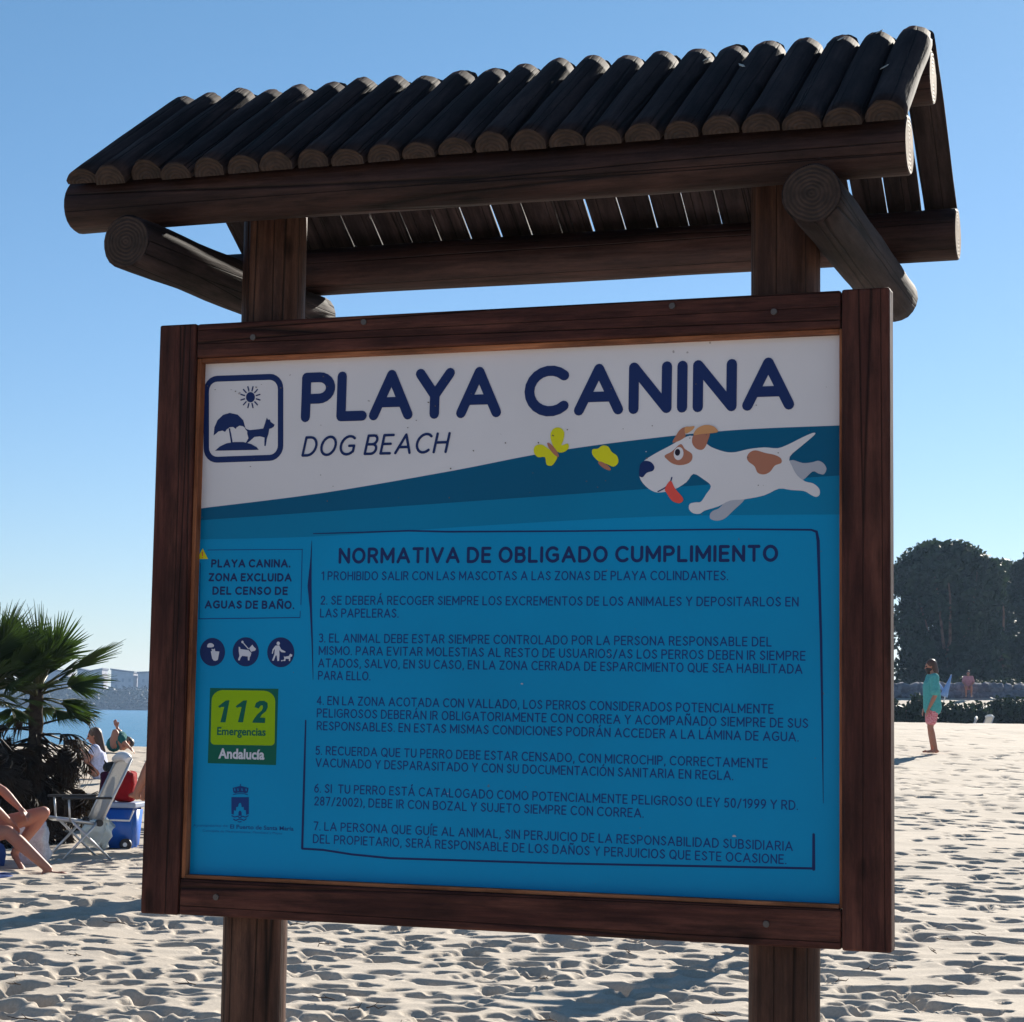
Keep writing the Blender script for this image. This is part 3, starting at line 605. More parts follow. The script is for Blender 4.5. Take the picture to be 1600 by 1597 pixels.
#PART2
# ------------------------------------------------------------------ bodies: one continuous surface from joined limbs
def blob(name, caps, ells, vox, m, parent, base, smooth=5, fac=.5):
    bm = bmesh.new()
    for p0, p1, r0, r1 in caps:
        p0, p1 = Vector(p0)-base, Vector(p1)-base
        if (p1-p0).length < 1e-5: p1 = p0+Vector((0, 0, 1e-3))
        tube(bm, [p0, p1], [r0, r1], 12)
        for p, r in ((p0, r0), (p1, r1)): bmesh.ops.create_icosphere(bm, subdivisions=2, radius=r*1.0, matrix=Matrix.Translation(p))
    for c, rad, rot in ells:
        mt = Matrix.Translation(Vector(c)-base) @ (rot.to_4x4() if rot else Matrix.Identity(4)) @ Matrix.Diagonal((*rad, 1))
        bmesh.ops.create_icosphere(bm, subdivisions=3, radius=1, matrix=mt)
    me = bpy.data.meshes.new('tmp'); bm.to_mesh(me); bm.free()
    o = bpy.data.objects.new('tmp', me); col.objects.link(o)
    md = o.modifiers.new('r', 'REMESH'); md.mode = 'VOXEL'; md.voxel_size = vox; md.use_smooth_shade = True
    ms = o.modifiers.new('s', 'SMOOTH'); ms.iterations = smooth; ms.factor = fac
    dg = bpy.context.evaluated_depsgraph_get(); res = bpy.data.meshes.new_from_object(o.evaluated_get(dg))
    bpy.data.objects.remove(o); bpy.data.meshes.remove(me); res.name = name
    res.materials.clear()
    return link(name, res, m, parent, True)
def skinmat(name, c):
    m = mat(name, c, .55, .35); t, b = nodes(m)
    lk(t, mixc(t, ramp(t, noi(t, texco(t, (1, 1, 1), False), 9, 3), [(.35, (0, 0, 0)), (.7, (1, 1, 1))]), c, (c[0]*1.1, c[1]*.85, c[2]*.8)), b.inputs['Base Color'])
    b.inputs['Subsurface Weight'].default_value = .12; b.inputs['Subsurface Scale'].default_value = .02
    return m
def cloth(name, c, c2=None, sc=30):
    m = mat(name, c, .9, .15); t, b = nodes(m); n = noi(t, texco(t, (1, 1, 1), False), sc, 3)
    lk(t, mixc(t, ramp(t, n, [(.45, (0, 0, 0)), (.55, (1, 1, 1))]), c, c2 or tuple(x*.85 for x in c)), b.inputs['Base Color']); bump(t, b, noi(t, texco(t, (1, 1, .5), False), 14, 3), .5, .02)
    return m
SKIN = skinmat('tanned_skin', (.42, .20, .13)); SKIN2 = skinmat('shaded_skin', (.36, .17, .12)); HAIR = mat('dark_hair', (.025, .014, .010), .5, .4); HAIR2 = mat('brown_hair', (.075, .035, .02), .5, .4)  # SKIN2: the shade on the left bather is put into the skin colour
EYE = mat('eye_dark', (.02, .012, .01), .2, .5)
def hand(caps, ells, wr, d, up, s=1.0, curl=.5):
    """palm, four fingers of different lengths and a side thumb"""
    d = Vector(d).normalized(); side = d.cross(Vector(up)).normalized(); nrm = side.cross(d).normalized(); wr = Vector(wr)
    caps.append((wr, wr+d*.05*s, .022*s, .026*s)); caps.append((wr+d*.04*s+side*.02*s, wr+d*.085*s+side*.028*s, .015*s, .012*s)); caps.append((wr+d*.04*s-side*.02*s, wr+d*.08*s-side*.028*s, .015*s, .012*s))
    for k, L in enumerate((.062, .075, .070, .055)):
        a = wr+d*.085*s+side*(.030-.020*k)*s; m_ = a+d*L*.55*s-nrm*L*.25*curl*s; e_ = m_+d*L*.4*s-nrm*L*.6*curl*s
        caps.append((a-d*.01*s, m_, .0088*s, .008*s)); caps.append((m_, e_, .008*s, .0065*s))
    a = wr+d*.03*s+side*.026*s; m_ = a+d*.035*s+side*.028*s-nrm*.01*s; caps.append((a, m_, .012*s, .0095*s)); caps.append((m_, m_+d*.03*s-nrm*.008*s, .0095*s, .0075*s))
def figure(name, label, base, J, face, skin, vox=.010, hair=None, hair_long=0, beard=None, clothes=(), group=None, rest=None):
    base = Vector(base); t = thing(name, label, 'person', base, 0, group)
    J = {k: Vector(v) for k, v in J.items()}; f = Vector(face).normalized(); up = (J['head']-J['neck']).normalized(); sd_ = f.cross(up).normalized(); f = up.cross(sd_).normalized()
    caps, ells = [], []
    hd = J['head']; rot = Matrix((sd_, f, up)).transposed()
    ells.append((hd+up*.02-f*.01, (.076, .094, .095), rot)); ells.append((hd-up*.045+f*.025, (.054, .062, .065), rot)); ells.append((hd-up*.085+f*.055, (.026, .022, .02), rot))
    caps.append((hd+f*.085+up*.012, hd+f*.112-up*.022, .009, .014)); caps.append((hd+f*.09-up*.055-sd_*.02, hd+f*.09-up*.055+sd_*.02, .008, .008))
    caps.append((hd+f*.078+up*.03-sd_*.035, hd+f*.078+up*.03+sd_*.035, .012, .012))
    for s in (-1, 1): ells.append((hd+sd_*s*.078-f*.012-up*.005, (.010, .020, .030), rot))
    caps.append((J['neck']-up*.04, hd-up*.05-f*.012, .056, .052))
    sl, sr, hl, hr = J['shl'], J['shr'], J['hil'], J['hir']; ch = J['chest']; pv = J['pelvis']
    caps += [(sl, sr, .058, .058), (J['neck']-up*.05, ch, .085, .115), (ch+(sl-sr)*.18, pv+(hl-hr)*.15, .105, .098), (ch-(sl-sr)*.18, pv-(hl-hr)*.15, .105, .098), (ch, pv, .115, .12), (sl, ch+(sl-sr)*.2, .062, .09), (sr, ch-(sl-sr)*.2, .062, .09)]
    for a in 'lr':
        sh, el, wr = J['sh'+a], J['el'+a], J['wr'+a]; hi, kn, an, to = J['hi'+a], J['kn'+a], J['an'+a], J['to'+a]
        caps += [(sh, el, .052, .040), (el, el.lerp(wr, .35), .041, .040), (el.lerp(wr, .35), wr, .040, .026)]
        hand(caps, ells, wr, J.get('hd'+a, (wr-el)), J.get('hu'+a, Vector((0, 0, 1)) if abs((wr-el).normalized().z) < .8 else f), 1.0, .55)
        caps += [(hi, hi.lerp(kn, .35), .088, .084), (hi.lerp(kn, .35), kn, .084, .058), (kn, kn.lerp(an, .3), .058, .058), (kn.lerp(an, .3), an, .058, .036)]
        d = (to-an); caps += [(an, an+Vector((0, 0, -.045)), .036, .032), (an+Vector((0, 0, -.05))-d*.2, to, .030, .020)]
        sdn = d.cross(Vector((0, 0, 1))).normalized()
        caps += [(to-d*.25, to+sdn*.02+d*.05, .022, .014), (to-d*.25, to-sdn*.025-d*.05, .020, .012)]
    blob('body', caps, ells, vox, skin, t, base)
    for s in (-1, 1):
        bm = bmesh.new(); bmesh.ops.create_icosphere(bm, subdivisions=2, radius=.0125, matrix=Matrix.Translation(hd+sd_*s*.031+f*.083+up*.012-base))
        frombm('eye', bm, EYE, t, True)
    if hair:
        e = [(hd+up*.035-f*.022, (.088, .098, .095), rot)]; c = []
        if hair_long:
            c = [(hd-f*.05+up*.02, hd-f*.075-up*hair_long, .075, .05), (hd-f*.03-sd_*.05, hd-f*.05-sd_*.05-up*hair_long*.9, .045, .032), (hd-f*.03+sd_*.05, hd-f*.05+sd_*.05-up*hair_long*.9, .045, .032)]
        blob('hair', c, e, .010, hair, t, base, 2)
    if beard: blob('beard', [(hd-up*.05+f*.062, hd-up*.115+f*.062, .048, .030)], [(hd-up*.05+f*.03, (.062, .062, .05), rot)], .008, beard, t, base, 2)
    for cn, cm, cc, ce in clothes: blob(cn, cc(J), ce(J) if ce else [], .010, cm, t, base, 4)
    return t
def tee(J, k=1.0, low=None, slv=.75):
    lo = low if low else J['pelvis']
    d = (J['shl']-J['shr'])
    c = [(J['shl'], J['shr'], .072*k, .072*k), (J['chest']+d*.18, lo+d*.17, .128*k, .135*k), (J['chest']-d*.18, lo-d*.17, .128*k, .135*k), (J['chest'], lo, .135*k, .15*k), (J['neck']-Vector((0, 0, .07)), J['chest'], .09, .13*k),
         (J['shl'], J['chest']+d*.2, .078*k, .11*k), (J['shr'], J['chest']-d*.2, .078*k, .11*k)]
    for a in 'lr': c.append((J['sh'+a], J['sh'+a].lerp(J['el'+a], slv), .070*k, .072*k))
    return c
def shorts(J, len_=.6):
    c = [(J['hil'], J['hir'], .115, .115), (J['pelvis'], J['pelvis']+Vector((0, 0, .04)), .12, .11)]
    for a in 'lr': c.append((J['hi'+a], J['hi'+a].lerp(J['kn'+a], len_), .112, .100))
    return c
def frame_pts(base, yaw):   # local (forward, left, up) -> world
    b0 = Vector(base); c, s = math.cos(yaw), math.sin(yaw)
    return lambda f, l, u: b0+Vector((c*f-s*l, s*f+c*l, u))
def standing(base, yaw, H=1.72, stride=0., arm=0.):
    q = frame_pts(base, yaw); k = H/1.72
    J = dict(pelvis=q(0, 0, .93*k), chest=q(.02, 0, 1.24*k), neck=q(.0, 0, 1.46*k), head=q(.03, 0, 1.60*k), shl=q(0, .17, 1.385*k), shr=q(0, -.17, 1.385*k), hil=q(0, .09, .90*k), hir=q(0, -.09, .90*k))
    for a, sg in (('l', 1), ('r', -1)):
        st = stride*sg
        J['el'+a] = q(-.03-st*.35+arm*sg*.0, .22*sg, 1.11*k); J['wr'+a] = q(.06-st*.5, .225*sg, .87*k)
        J['kn'+a] = q(.03+st*.55, .09*sg, .49*k); J['an'+a] = q(st-.02, .085*sg, .075); J['to'+a] = q(st+.15, .10*sg, .022)
    return J, q(1, 0, 0)-q(0, 0, 0)
def ground_pt(X, d, dz=0):
    p = at(X, 1100, d); return Vector((p.x, p.y, gz(p.x, p.y)+dz))

# ---- the bearded man standing on the sand
TURQ = cloth('turquoise_cotton', (.10, .42, .42)); PINK = cloth('pink_print_cotton', (.62, .13, .17), (.80, .40, .42), 60)
b0 = ground_pt(1457, 37.0, -.01); J, fc = standing(b0, R(182), 1.70)
q = frame_pts(b0, R(182))
J['wrl'] = q(.12, .20, .80); J['ell'] = q(.0, .23, 1.06); J['wrr'] = q(.10, -.20, .82)
J['knl'] = q(.06, .07, .47); J['knr'] = q(.02, -.08, .47); J['anl'] = q(-.04, .07, .075); J['tol'] = q(.12, .08, .02)
figure('person', 'bearded man in turquoise t-shirt and pink shorts standing alone on the open sand', b0, J, fc, SKIN, .011, HAIR2, .12, HAIR,
       [('shorts', PINK, lambda J: shorts(J, .72), None), ('shirt', TURQ, lambda J: tee(J, 1.12, J['pelvis']+Vector((0, 0, -.10)), .85), None)])
# ---- two walkers whose long shadows fall on the sand in front of the sign (they stand behind its board)
GRN = cloth('faded_green_cotton', (.12, .22, .14)); NAVY = cloth('navy_cotton', (.03, .04, .10)); GREY = cloth('grey_cotton', (.3, .3, .32)); WHT = cloth('white_cotton', (.75, .75, .78))
b0 = ground_pt(1209, 13.7, -.01); J, fc = standing(b0, R(140), 1.76, .14); q = frame_pts(b0, R(154))
for a_, sg in (('l', 1), ('r', -1)): J['el'+a_] = q(.16, .21*sg, 1.14); J['wr'+a_] = q(.40, .15*sg, 1.22); J['hu'+a_] = Vector((0, 0, 1))
figure('person', 'person in grey shirt walking behind the right half of the sign board', b0, J, fc, SKIN, .012, HAIR, 0, None,
       [('shorts', NAVY, lambda J: shorts(J, .6), None), ('shirt', GREY, lambda J: tee(J, 1.0), None)])
b0 = ground_pt(300, 15.9, -.01); J, fc = standing(b0, R(20), 1.74, .20)
figure('person', 'person in a white knee-length dress, added to widen the shadow, striding behind the left frame of the sign', b0, J, fc, SKIN, .012, HAIR, 0, None,
       [('shadow_dress', WHT, lambda J: tee(J, 1.0)+[(J['pelvis'], J['pelvis']+Vector((0, 0, -.38)), .17, .25), (J['hil'], J['knl']+Vector((.05, 0, .05)), .13, .17), (J['hir'], J['knr']+Vector((-.05, 0, .05)), .13, .17)], None)])  # dress is added, its width shaped to broaden this unseen walker's shadow
# ---- seated bather at the left edge
D2 = 17.6
p = lambda X, Y, dd=0: at(X, Y, D2+dd)
b0 = ground_pt(-10, D2)
J = dict(pelvis=p(-52, 1305), chest=p(-62, 1238), neck=p(-50, 1195), head=p(-42, 1166), shl=p(-38, 1212, .14), shr=p(-55, 1215, -.2), hil=p(-40, 1302, .10), hir=p(-44, 1308, -.10),
         knl=p(68, 1270, .14), anl=p(24, 1330, .22), tol=p(36, 1345, .10), knr=p(12, 1300, -.20), anr=p(76, 1344, -.22), tor=p(104, 1353, -.24),
         ell=p(5, 1236, .10), wrl=p(30, 1262, .05), elr=p(-10, 1262, -.25), wrr=p(14, 1283, -.1))
J['anl'].z = max(J['anl'].z, gz(J['anl'].x, J['anl'].y)+.06); J['tol'].z = gz(J['tol'].x, J['tol'].y)+.03
J['anr'].z = gz(J['anr'].x, J['anr'].y)+.075; J['tor'].z = gz(J['tor'].x, J['tor'].y)+.03
SWIM = cloth('dark_swimwear', (.05, .05, .09))
figure('person', 'bare-legged bather sitting with bent knees at the left edge of the beach group', b0, J, Vector((.8, -.35, -.3)), SKIN2, .008, HAIR, .06, None,
       [('swim_shorts', SWIM, lambda J: [(J['hil'], J['hir'], .115, .115), (J['pelvis'], J['pelvis']+Vector((0, 0, .05)), .13, .125)], None)])
# ---- woman beyond the chair
D3 = 30.0; p = lambda X, Y, dd=0: at(X, Y, D3+dd)
BLU = cloth('lilac_white_cotton', (.62, .64, .85))
b0 = ground_pt(150, D3); 
J = dict(pelvis=p(156, 1207), chest=p(153, 1182), neck=p(150, 1164), head=p(147, 1150), shl=p(148, 1170, -.16), shr=p(155, 1170, .16), hil=p(152, 1207, -.10), hir=p(156, 1207, .10),
         knl=p(118, 1188, -.14), anl=p(98, 1215, -.14), tol=p(84, 1219, -.14), knr=p(120, 1186, .12), anr=p(102, 1214, .12), tor=p(88, 1218, .12), ell=p(137, 1188, -.22), wrl=p(131, 1169, -.1), elr=p(140, 1186, .2), wrr=p(126, 1172, .05))
figure('person', 'long-haired woman in a white and lilac top sitting beyond the folding chair', b0, J, Vector((-1, -.15, -.25)), SKIN, .010, HAIR2, .24, None,
       [('top', BLU, lambda J: tee(J, .92, J['pelvis'], .3), None)])
# ---- figure bending at the water's edge
D4 = 36.5; p = lambda X, Y, dd=0: at(X, Y, D4+dd); TEAL = cloth('teal_cotton', (.02, .13, .13))
b0 = ground_pt(184, D4)
J = dict(pelvis=p(178, 1163), chest=p(188, 1153), neck=p(194, 1156), head=p(199, 1159), shl=p(190, 1154, -.15), shr=p(191, 1152, .15), hil=p(178, 1164, -.1), hir=p(178, 1164, .1),
         knl=p(180, 1144, -.12), anl=p(190, 1166, -.14), tol=p(196, 1167, -.14), knr=p(186, 1144, .12), anr=p(194, 1166, .12), tor=p(200, 1167, .12), ell=p(196, 1163, -.2), wrl=p(202, 1168, -.2), elr=p(186, 1146, .15), wrr=p(183, 1137, .15))
figure('person', "person in teal crouching and bending forward at the water's edge", b0, J, Vector((1, -.3, -.6)), SKIN, .010, HAIR, .06, None,
       [('top', TEAL, lambda J: tee(J, .95, J['pelvis'], .3), None)])
# ---- sitter behind the sign's left frame with legs on the cool box
D5 = 20.3; p = lambda X, Y, dd=0: at(X, Y, D5+dd); b0 = ground_pt(262, D5)
J = dict(pelvis=p(282, 1256), chest=p(294, 1205), neck=p(296, 1165), head=p(296, 1145), shl=p(292, 1178, -.17), shr=p(296, 1178, .17), hil=p(280, 1256, -.1), hir=p(280, 1256, .1),
         knl=p(236, 1192, -.12), anl=p(214, 1238, -.12), tol=p(203, 1243, -.12), knr=p(246, 1200, .12), anr=p(224, 1240, .10), tor=p(212, 1243, .10), ell=p(270, 1215, -.2), wrl=p(250, 1200, -.15), elr=p(272, 1215, .22), wrr=p(252, 1204, .2))
figure('person', 'sunbather mostly hidden by the left frame, resting bare legs on the blue cool box', b0, J, Vector((-1, -.2, 0)), SKIN, .010, HAIR, .05, None,
       [('shorts', SWIM, lambda J: shorts(J, .35), None)])

# ------------------------------------------------------------------ beach furniture and bags
ALU = mat('pale_aluminium', (.62, .62, .62), .35, .5, .6); MESHC = cloth('white_chair_mesh', (.62, .60, .56), (.55, .53, .5), 90); BLK = mat('black_plastic', (.02, .02, .022), .5, .4); WPL = mat('white_plastic', (.8, .8, .8), .4, .4)
def tubeo(name, pts, r, m, parent, n=8):
    bm = bmesh.new(); tube(bm, pts, r, n); return frombm(name, bm, m, parent, False)
def sling(name, P, w, th, m, parent, sag=.02):
    bm = bmesh.new(); n = len(P); K = 6; top = []
    for i, (x, z) in enumerate(P):
        top.append([bm.verts.new((x, w*(-1+2*k/K), z-sag*(1-(2*k/K-1)**2))) for k in range(K+1)])
    for i in range(n-1):
        for k in range(K): bm.faces.new((top[i][k], top[i][k+1], top[i+1][k+1], top[i+1][k])).smooth = True
    r = bmesh.ops.solidify(bm, geom=bm.faces[:], thickness=th)
    return frombm(name, bm, m, parent)
def make_chair(label, loc, yaw, group):
    """local +x = where the sitter faces"""
    t = thing('folding_chair', label, 'chair', loc, yaw, group)
    w = .235
    sling('seat', [(.24, .39), (.12, .375), (0, .36), (-.12, .345), (-.16, .345)], w-.012, .006, MESHC, t)
    sling('backrest', [(-.16, .36), (-.20, .45), (-.27, .60), (-.34, .75), (-.40, .88), (-.42, .92)], w-.012, .006, MESHC, t, -.018)
    for s in (-1, 1):
        tubeo('side_rail', [(.26, s*w, .40), (-.15, s*w, .345)], .012, ALU, t); tubeo('back_rail', [(-.15, s*w, .33), (-.27, s*w, .60), (-.43, s*w, .95)], .012, ALU, t)
        tubeo('leg', [(-.12, s*(w+.02), .36), (.20, s*(w+.02), .015)], .012, ALU, t); tubeo('leg', [(.12, s*(w+.02), .375), (-.26, s*(w+.02), .015)], .012, ALU, t)
        a = boxo('armrest', (-.24, .22, s*(w+.03)-.022, s*(w+.03)+.022, .575, .597), BLK, t, .006)
        tubeo('arm_support', [(.16, s*(w+.03), .575), (.14, s*(w+.02), .38)], .010, ALU, t)
        bm = bmesh.new(); tube(bm, [(-.14, s*(w+.032), .355), (-.14, s*(w-.03), .355)], .032, 12); frombm('hinge', bm, BLK, t)
    tubeo('foot_bar', [(.20, -w-.02, .015), (.20, w+.02, .015)], .013, ALU, t); tubeo('foot_bar', [(-.26, -w-.02, .015), (-.26, w+.02, .015)], .013, ALU, t)
    hm = bmesh.new(); tube(hm, [(-.405, -w+.0, .93), (-.415, -w*.5, .962), (-.415, 0, .968), (-.415, w*.5, .962), (-.405, w, .93)], [.034, .042, .043, .042, .034], 12); frombm('headrest', hm, WPL, t)
    return t
c1 = ground_pt(128, 19.05, .01); c1.z -= .0
ch = make_chair('white mesh folding beach chair with padded headrest beside the palm', c1, R(207), 'folding beach chairs')
def chair_copy(label, loc, yaw):
    c = copy_tree(ch); c.location = loc; c.rotation_euler = (0, 0, yaw); c['label'] = label; return c
bpy.context.view_layer.update()
g = ground_pt(283, 20.3, .01); chair_copy('folding beach chair behind the left frame of the sign, under the hidden sunbather', g, R(180))
g = ground_pt(1530, 68); g.z = at(1530, 1119, 68).z-.95; chair_copy('folding chair half hidden behind the crest of sand, the one nearer the right edge', g, R(200))
g = ground_pt(1506, 69); g.z = at(1506, 1122, 69).z-.95; chair_copy('folding chair half hidden behind the sand crest, left of its twin', g, R(160))
# cool box
CB = mat('blue_plastic', (.01, .11, .50), .35, .5); LID = mat('grey_blue_lid', (.30, .36, .50), .4, .4)
cb0 = ground_pt(193, 20.6, .0); t = thing('cool_box', 'blue wheeled cool box with pale lid standing behind the white chair', 'cool box', cb0, R(-8))
bm = bmesh.new(); box(bm, -.20, .20, -.15, .15, .02, .42)
for v_ in bm.verts:
    if v_.co.z < .2: v_.co.x *= .88; v_.co.y *= .88
bmesh.ops.bevel(bm, geom=bm.edges[:], offset=.02, segments=3, affect='EDGES'); frombm('tub', bm, CB, t, True)
boxo('lid', (-.215, .215, -.165, .165, .422, .475), LID, t, .012); tubeo('handle', [(-.20, -.172, .40), (-.17, -.19, .30), (.17, -.19, .30), (.20, -.172, .40)], .010, WPL, t)
for s in (-1, 1):
    bm = bmesh.new(); tube(bm, [(s*.13, -.15, .06), (s*.13, -.185, .06)], .06, 16); w_ = frombm('wheel', bm, BLK, t); bm = bmesh.new(); tube(bm, [(s*.13, -.1855, .06), (s*.13, -.192, .06)], .022, 10); frombm('hub_cap', bm, WPL, w_)
# red bag on the cool box
RED = cloth('red_canvas', (.32, .008, .012)); DKP = cloth('dark_plum_canvas', (.05, .008, .03)); 
t = thing('beach_bag', 'red beach bag with a pale stripe lying on the blue cool box', 'bag', cb0+Vector((-.03, 0, .476)), R(-8))
def softbox(name, x0, x1, y0, y1, z0, z1, m, parent, seed=0, amp=.02):
    bm = bmesh.new(); box(bm, x0, x1, y0, y1, z0, z1); bmesh.ops.subdivide_edges(bm, edges=bm.edges[:], cuts=6, use_grid_fill=True)
    c = Vector(((x0+x1)/2, (y0+y1)/2, (z0+z1)/2)); h = Vector(((x1-x0)/2, (y1-y0)/2, (z1-z0)/2))
    for v_ in bm.verts:
        q_ = v_.co-c; u = Vector((q_.x/h.x, q_.y/h.y, q_.z/h.z)); k = 1/max(1e-6, (abs(u.x)**5+abs(u.y)**5+abs(u.z)**5)**.2)*max(abs(u.x), abs(u.y), abs(u.z))
        n_ = noise.noise_vector(v_.co*9+Vector((seed, 0, 0)))*amp; v_.co = c+Vector((q_.x*k, q_.y*k, q_.z*k))+Vector((n_.x, n_.y, n_.z if v_.co.z > z0+.01 else 0))
    return frombm(name, bm, m, parent, True)
softbox('bag_body', -.02, .19, -.10, .10, 0, .31, RED, t, 1); softbox('bag_end', -.17, -.075, -.10, .10, 0, .30, DKP, t, 2); softbox('stripe', -.08, -.012, -.103, .103, .0, .305, cloth('pale_stripe', (.6, .5, .55)), t, 3)
tubeo('strap', [(-.12, -.02, .29), (-.06, -.03, .33), (.06, -.03, .345), (.14, -.02, .29)], .010, BLK, t)
# crumpled plastic bags
PB = mat('thin_white_plastic', (.72, .80, .80), .25, .6); PB.node_tree.nodes['Principled BSDF'].inputs['Transmission Weight'].default_value = .25
t = ground_pt(152, 19.6, .10); o = softbox('plastic_bag', -.10, .12, -.10, .10, 0, .28, PB, None, 5, .075); o.location = t; o.rotation_euler = (0, R(18), 0); tag(o, 'crumpled shiny plastic bag hanging between the folding chair and the cool box', 'bag')
CLB = cloth('pale_canvas', (.62, .62, .66)); t = ground_pt(64, 18.4, -.01); o = softbox('cloth_bag', -.14, .14, -.1, .1, 0, .40, CLB, None, 8, .05); o.location = t; o.rotation_euler = (0, R(-8), R(20)); tag(o, 'slumped pale canvas bag on the sand behind the bather\'s knee', 'bag')
BT = cloth('blue_towelling', (.02, .06, .22)); t = ground_pt(-38, 17.9, -.01); o = softbox('padded_stool', -.35, .28, -.26, .26, 0, .27, BT, None, 9, .03); o.location = t; tag(o, 'low blue padded stool under the bather at the left edge', 'seat')
t = ground_pt(-6, 17.1, .0); o = softbox('beach_towel', -.5, .22, -.3, .3, 0, .05, BT, None, 12, .03); o.location = t; tag(o, 'rumpled dark blue towel spread on the sand by the left edge', 'towel')
# small black dog beyond the chair
FUR = mat('black_fur', (.012, .011, .012), .7, .2); D6 = 29.0; b0 = ground_pt(183, D6); px_ = lambda X, Z, dd=0: Vector((at(X, 1100, D6+dd).x, D6+dd, b0.z+Z))
caps = [(px_(172, .24), px_(184, .25), .075, .085), (px_(184, .25), px_(189, .33), .06, .045), (px_(189, .345), px_(193, .335), .045, .035), (px_(193, .333), px_(197, .318), .028, .018),
        (px_(188.5, .37, .03), px_(187.8, .43, .035), .018, .006), (px_(190, .37, -.03), px_(190.5, .43, -.035), .018, .006), (px_(171, .26), px_(166, .34), .018, .01)]
for X_, dd in ((185, -.045), (185.5, .045)): caps += [(px_(X_, .2, dd), px_(X_, .11, dd), .03, .018), (px_(X_, .11, dd), px_(X_+.3, .015, dd), .018, .014), (px_(X_+.3, .015, dd), px_(X_+1.6, .012, dd), .015, .012)]
for X_, dd in ((172, -.045), (172.5, .045)): caps += [(px_(X_, .22, dd), px_(X_+1, .14, dd), .042, .026), (px_(X_+1, .14, dd), px_(X_-1.2, .085, dd), .022, .014), (px_(X_-1.2, .085, dd), px_(X_-.6, .012, dd), .014, .013), (px_(X_-.6, .012, dd), px_(X_+1, .012, dd), .014, .012)]
t = thing('dog', 'small black dog with pricked ears standing beyond the chair and red bag', 'dog', b0); blob('body', caps, [], .007, FUR, t, b0, 3)

# ------------------------------------------------------------------ palms
def leafmat(name, c, c2, tr=.25):
    m = mat(name, c, .6, .12); t, b = nodes(m)
    lk(t, mixc(t, noi(t, texco(t, (1, 1, 1)), 3, 3), c, c2), b.inputs['Base Color']); b.inputs['Transmission Weight'].default_value = 0
    out = t.nodes['Material Output']; tl = t.nodes.new('ShaderNodeBsdfTranslucent'); tl.inputs[0].default_value = (c2[0]*1.6, c2[1]*1.8, c2[2], 1); mx = t.nodes.new('ShaderNodeMixShader'); mx.inputs[0].default_value = tr
    lk(t, b.outputs[0], mx.inputs[1]); lk(t, tl.outputs[0], mx.inputs[2]); lk(t, mx.outputs[0], out.inputs[0]); return m
LEAF = leafmat('palm_leaf', (.022, .045, .014), (.045, .075, .020), .16); DEAD = leafmat('dead_palm_leaf', (.016, .011, .008), (.035, .024, .016), .03); BARK = cloth('palm_bark', (.035, .024, .018), (.06, .045, .032), 20)
PET = mat('palm_stalk', (.07, .075, .028), .5, .3)
def frond_mesh(seed, Lp, Lb, nb, spread, droop, fold, m1, m2):
    rr = random.Random(seed); bm = bmesh.new()
    tube(bm, [(0, 0, 0), (0, .01, Lp*.5), (0, .0, Lp)], [.016, .011, .008], 6, mi=1)
    for k in range(nb):
        a = R(-spread+2*spread*k/(nb-1)+rr.uniform(-2, 2)); L = Lb*(1-.28*abs(a)/R(spread))*rr.uniform(.88, 1.08); w = .0135
        d = Vector((math.sin(a), 0, math.cos(a))); s = Vector((math.cos(a), 0, -math.sin(a))); o0 = Vector((0, 0, Lp)); dr = rr.uniform(.5, 1.4)*droop; prev = None; cup = -.12*math.sin(abs(a))
        S = 5
        for i in range(S+1):
            u = i/S; wd = w*(.35+1.6*u if u < .4 else (1.0)*(1-(u-.4)/.6)**.8)+.0006
            c_ = o0+d*L*u*(1-.15*droop*u)+Vector((0, (fold+cup)*L*u-dr*L*u**2.6*.5, -dr*L*.35*u**3))
            r_ = [bm.verts.new(c_-s*wd), bm.verts.new(c_+Vector((0, -.35*wd-.002, 0))), bm.verts.new(c_+s*wd)]
            if prev:
                bm.faces.new((prev[0], prev[1], r_[1], r_[0])); bm.faces.new((prev[1], prev[2], r_[2], r_[1]))
            prev = r_
    me = bpy.data.meshes.new('frond'); bm.to_mesh(me); bm.free(); me.materials.append(m1); me.materials.append(m2); return me
LIVE = [frond_mesh(s, .34, .58, 30, sp, dr, 0, LEAF, PET) for s, sp, dr in ((1, 60, .12), (2, 50, .22), (3, 66, .08), (4, 34, .06))]
DEADM = [frond_mesh(s, .34, .52, 20, sp, dr, 0, DEAD, DEAD) for s, sp, dr in ((11, 38, .9), (12, 28, 1.1), (13, 50, .8))]
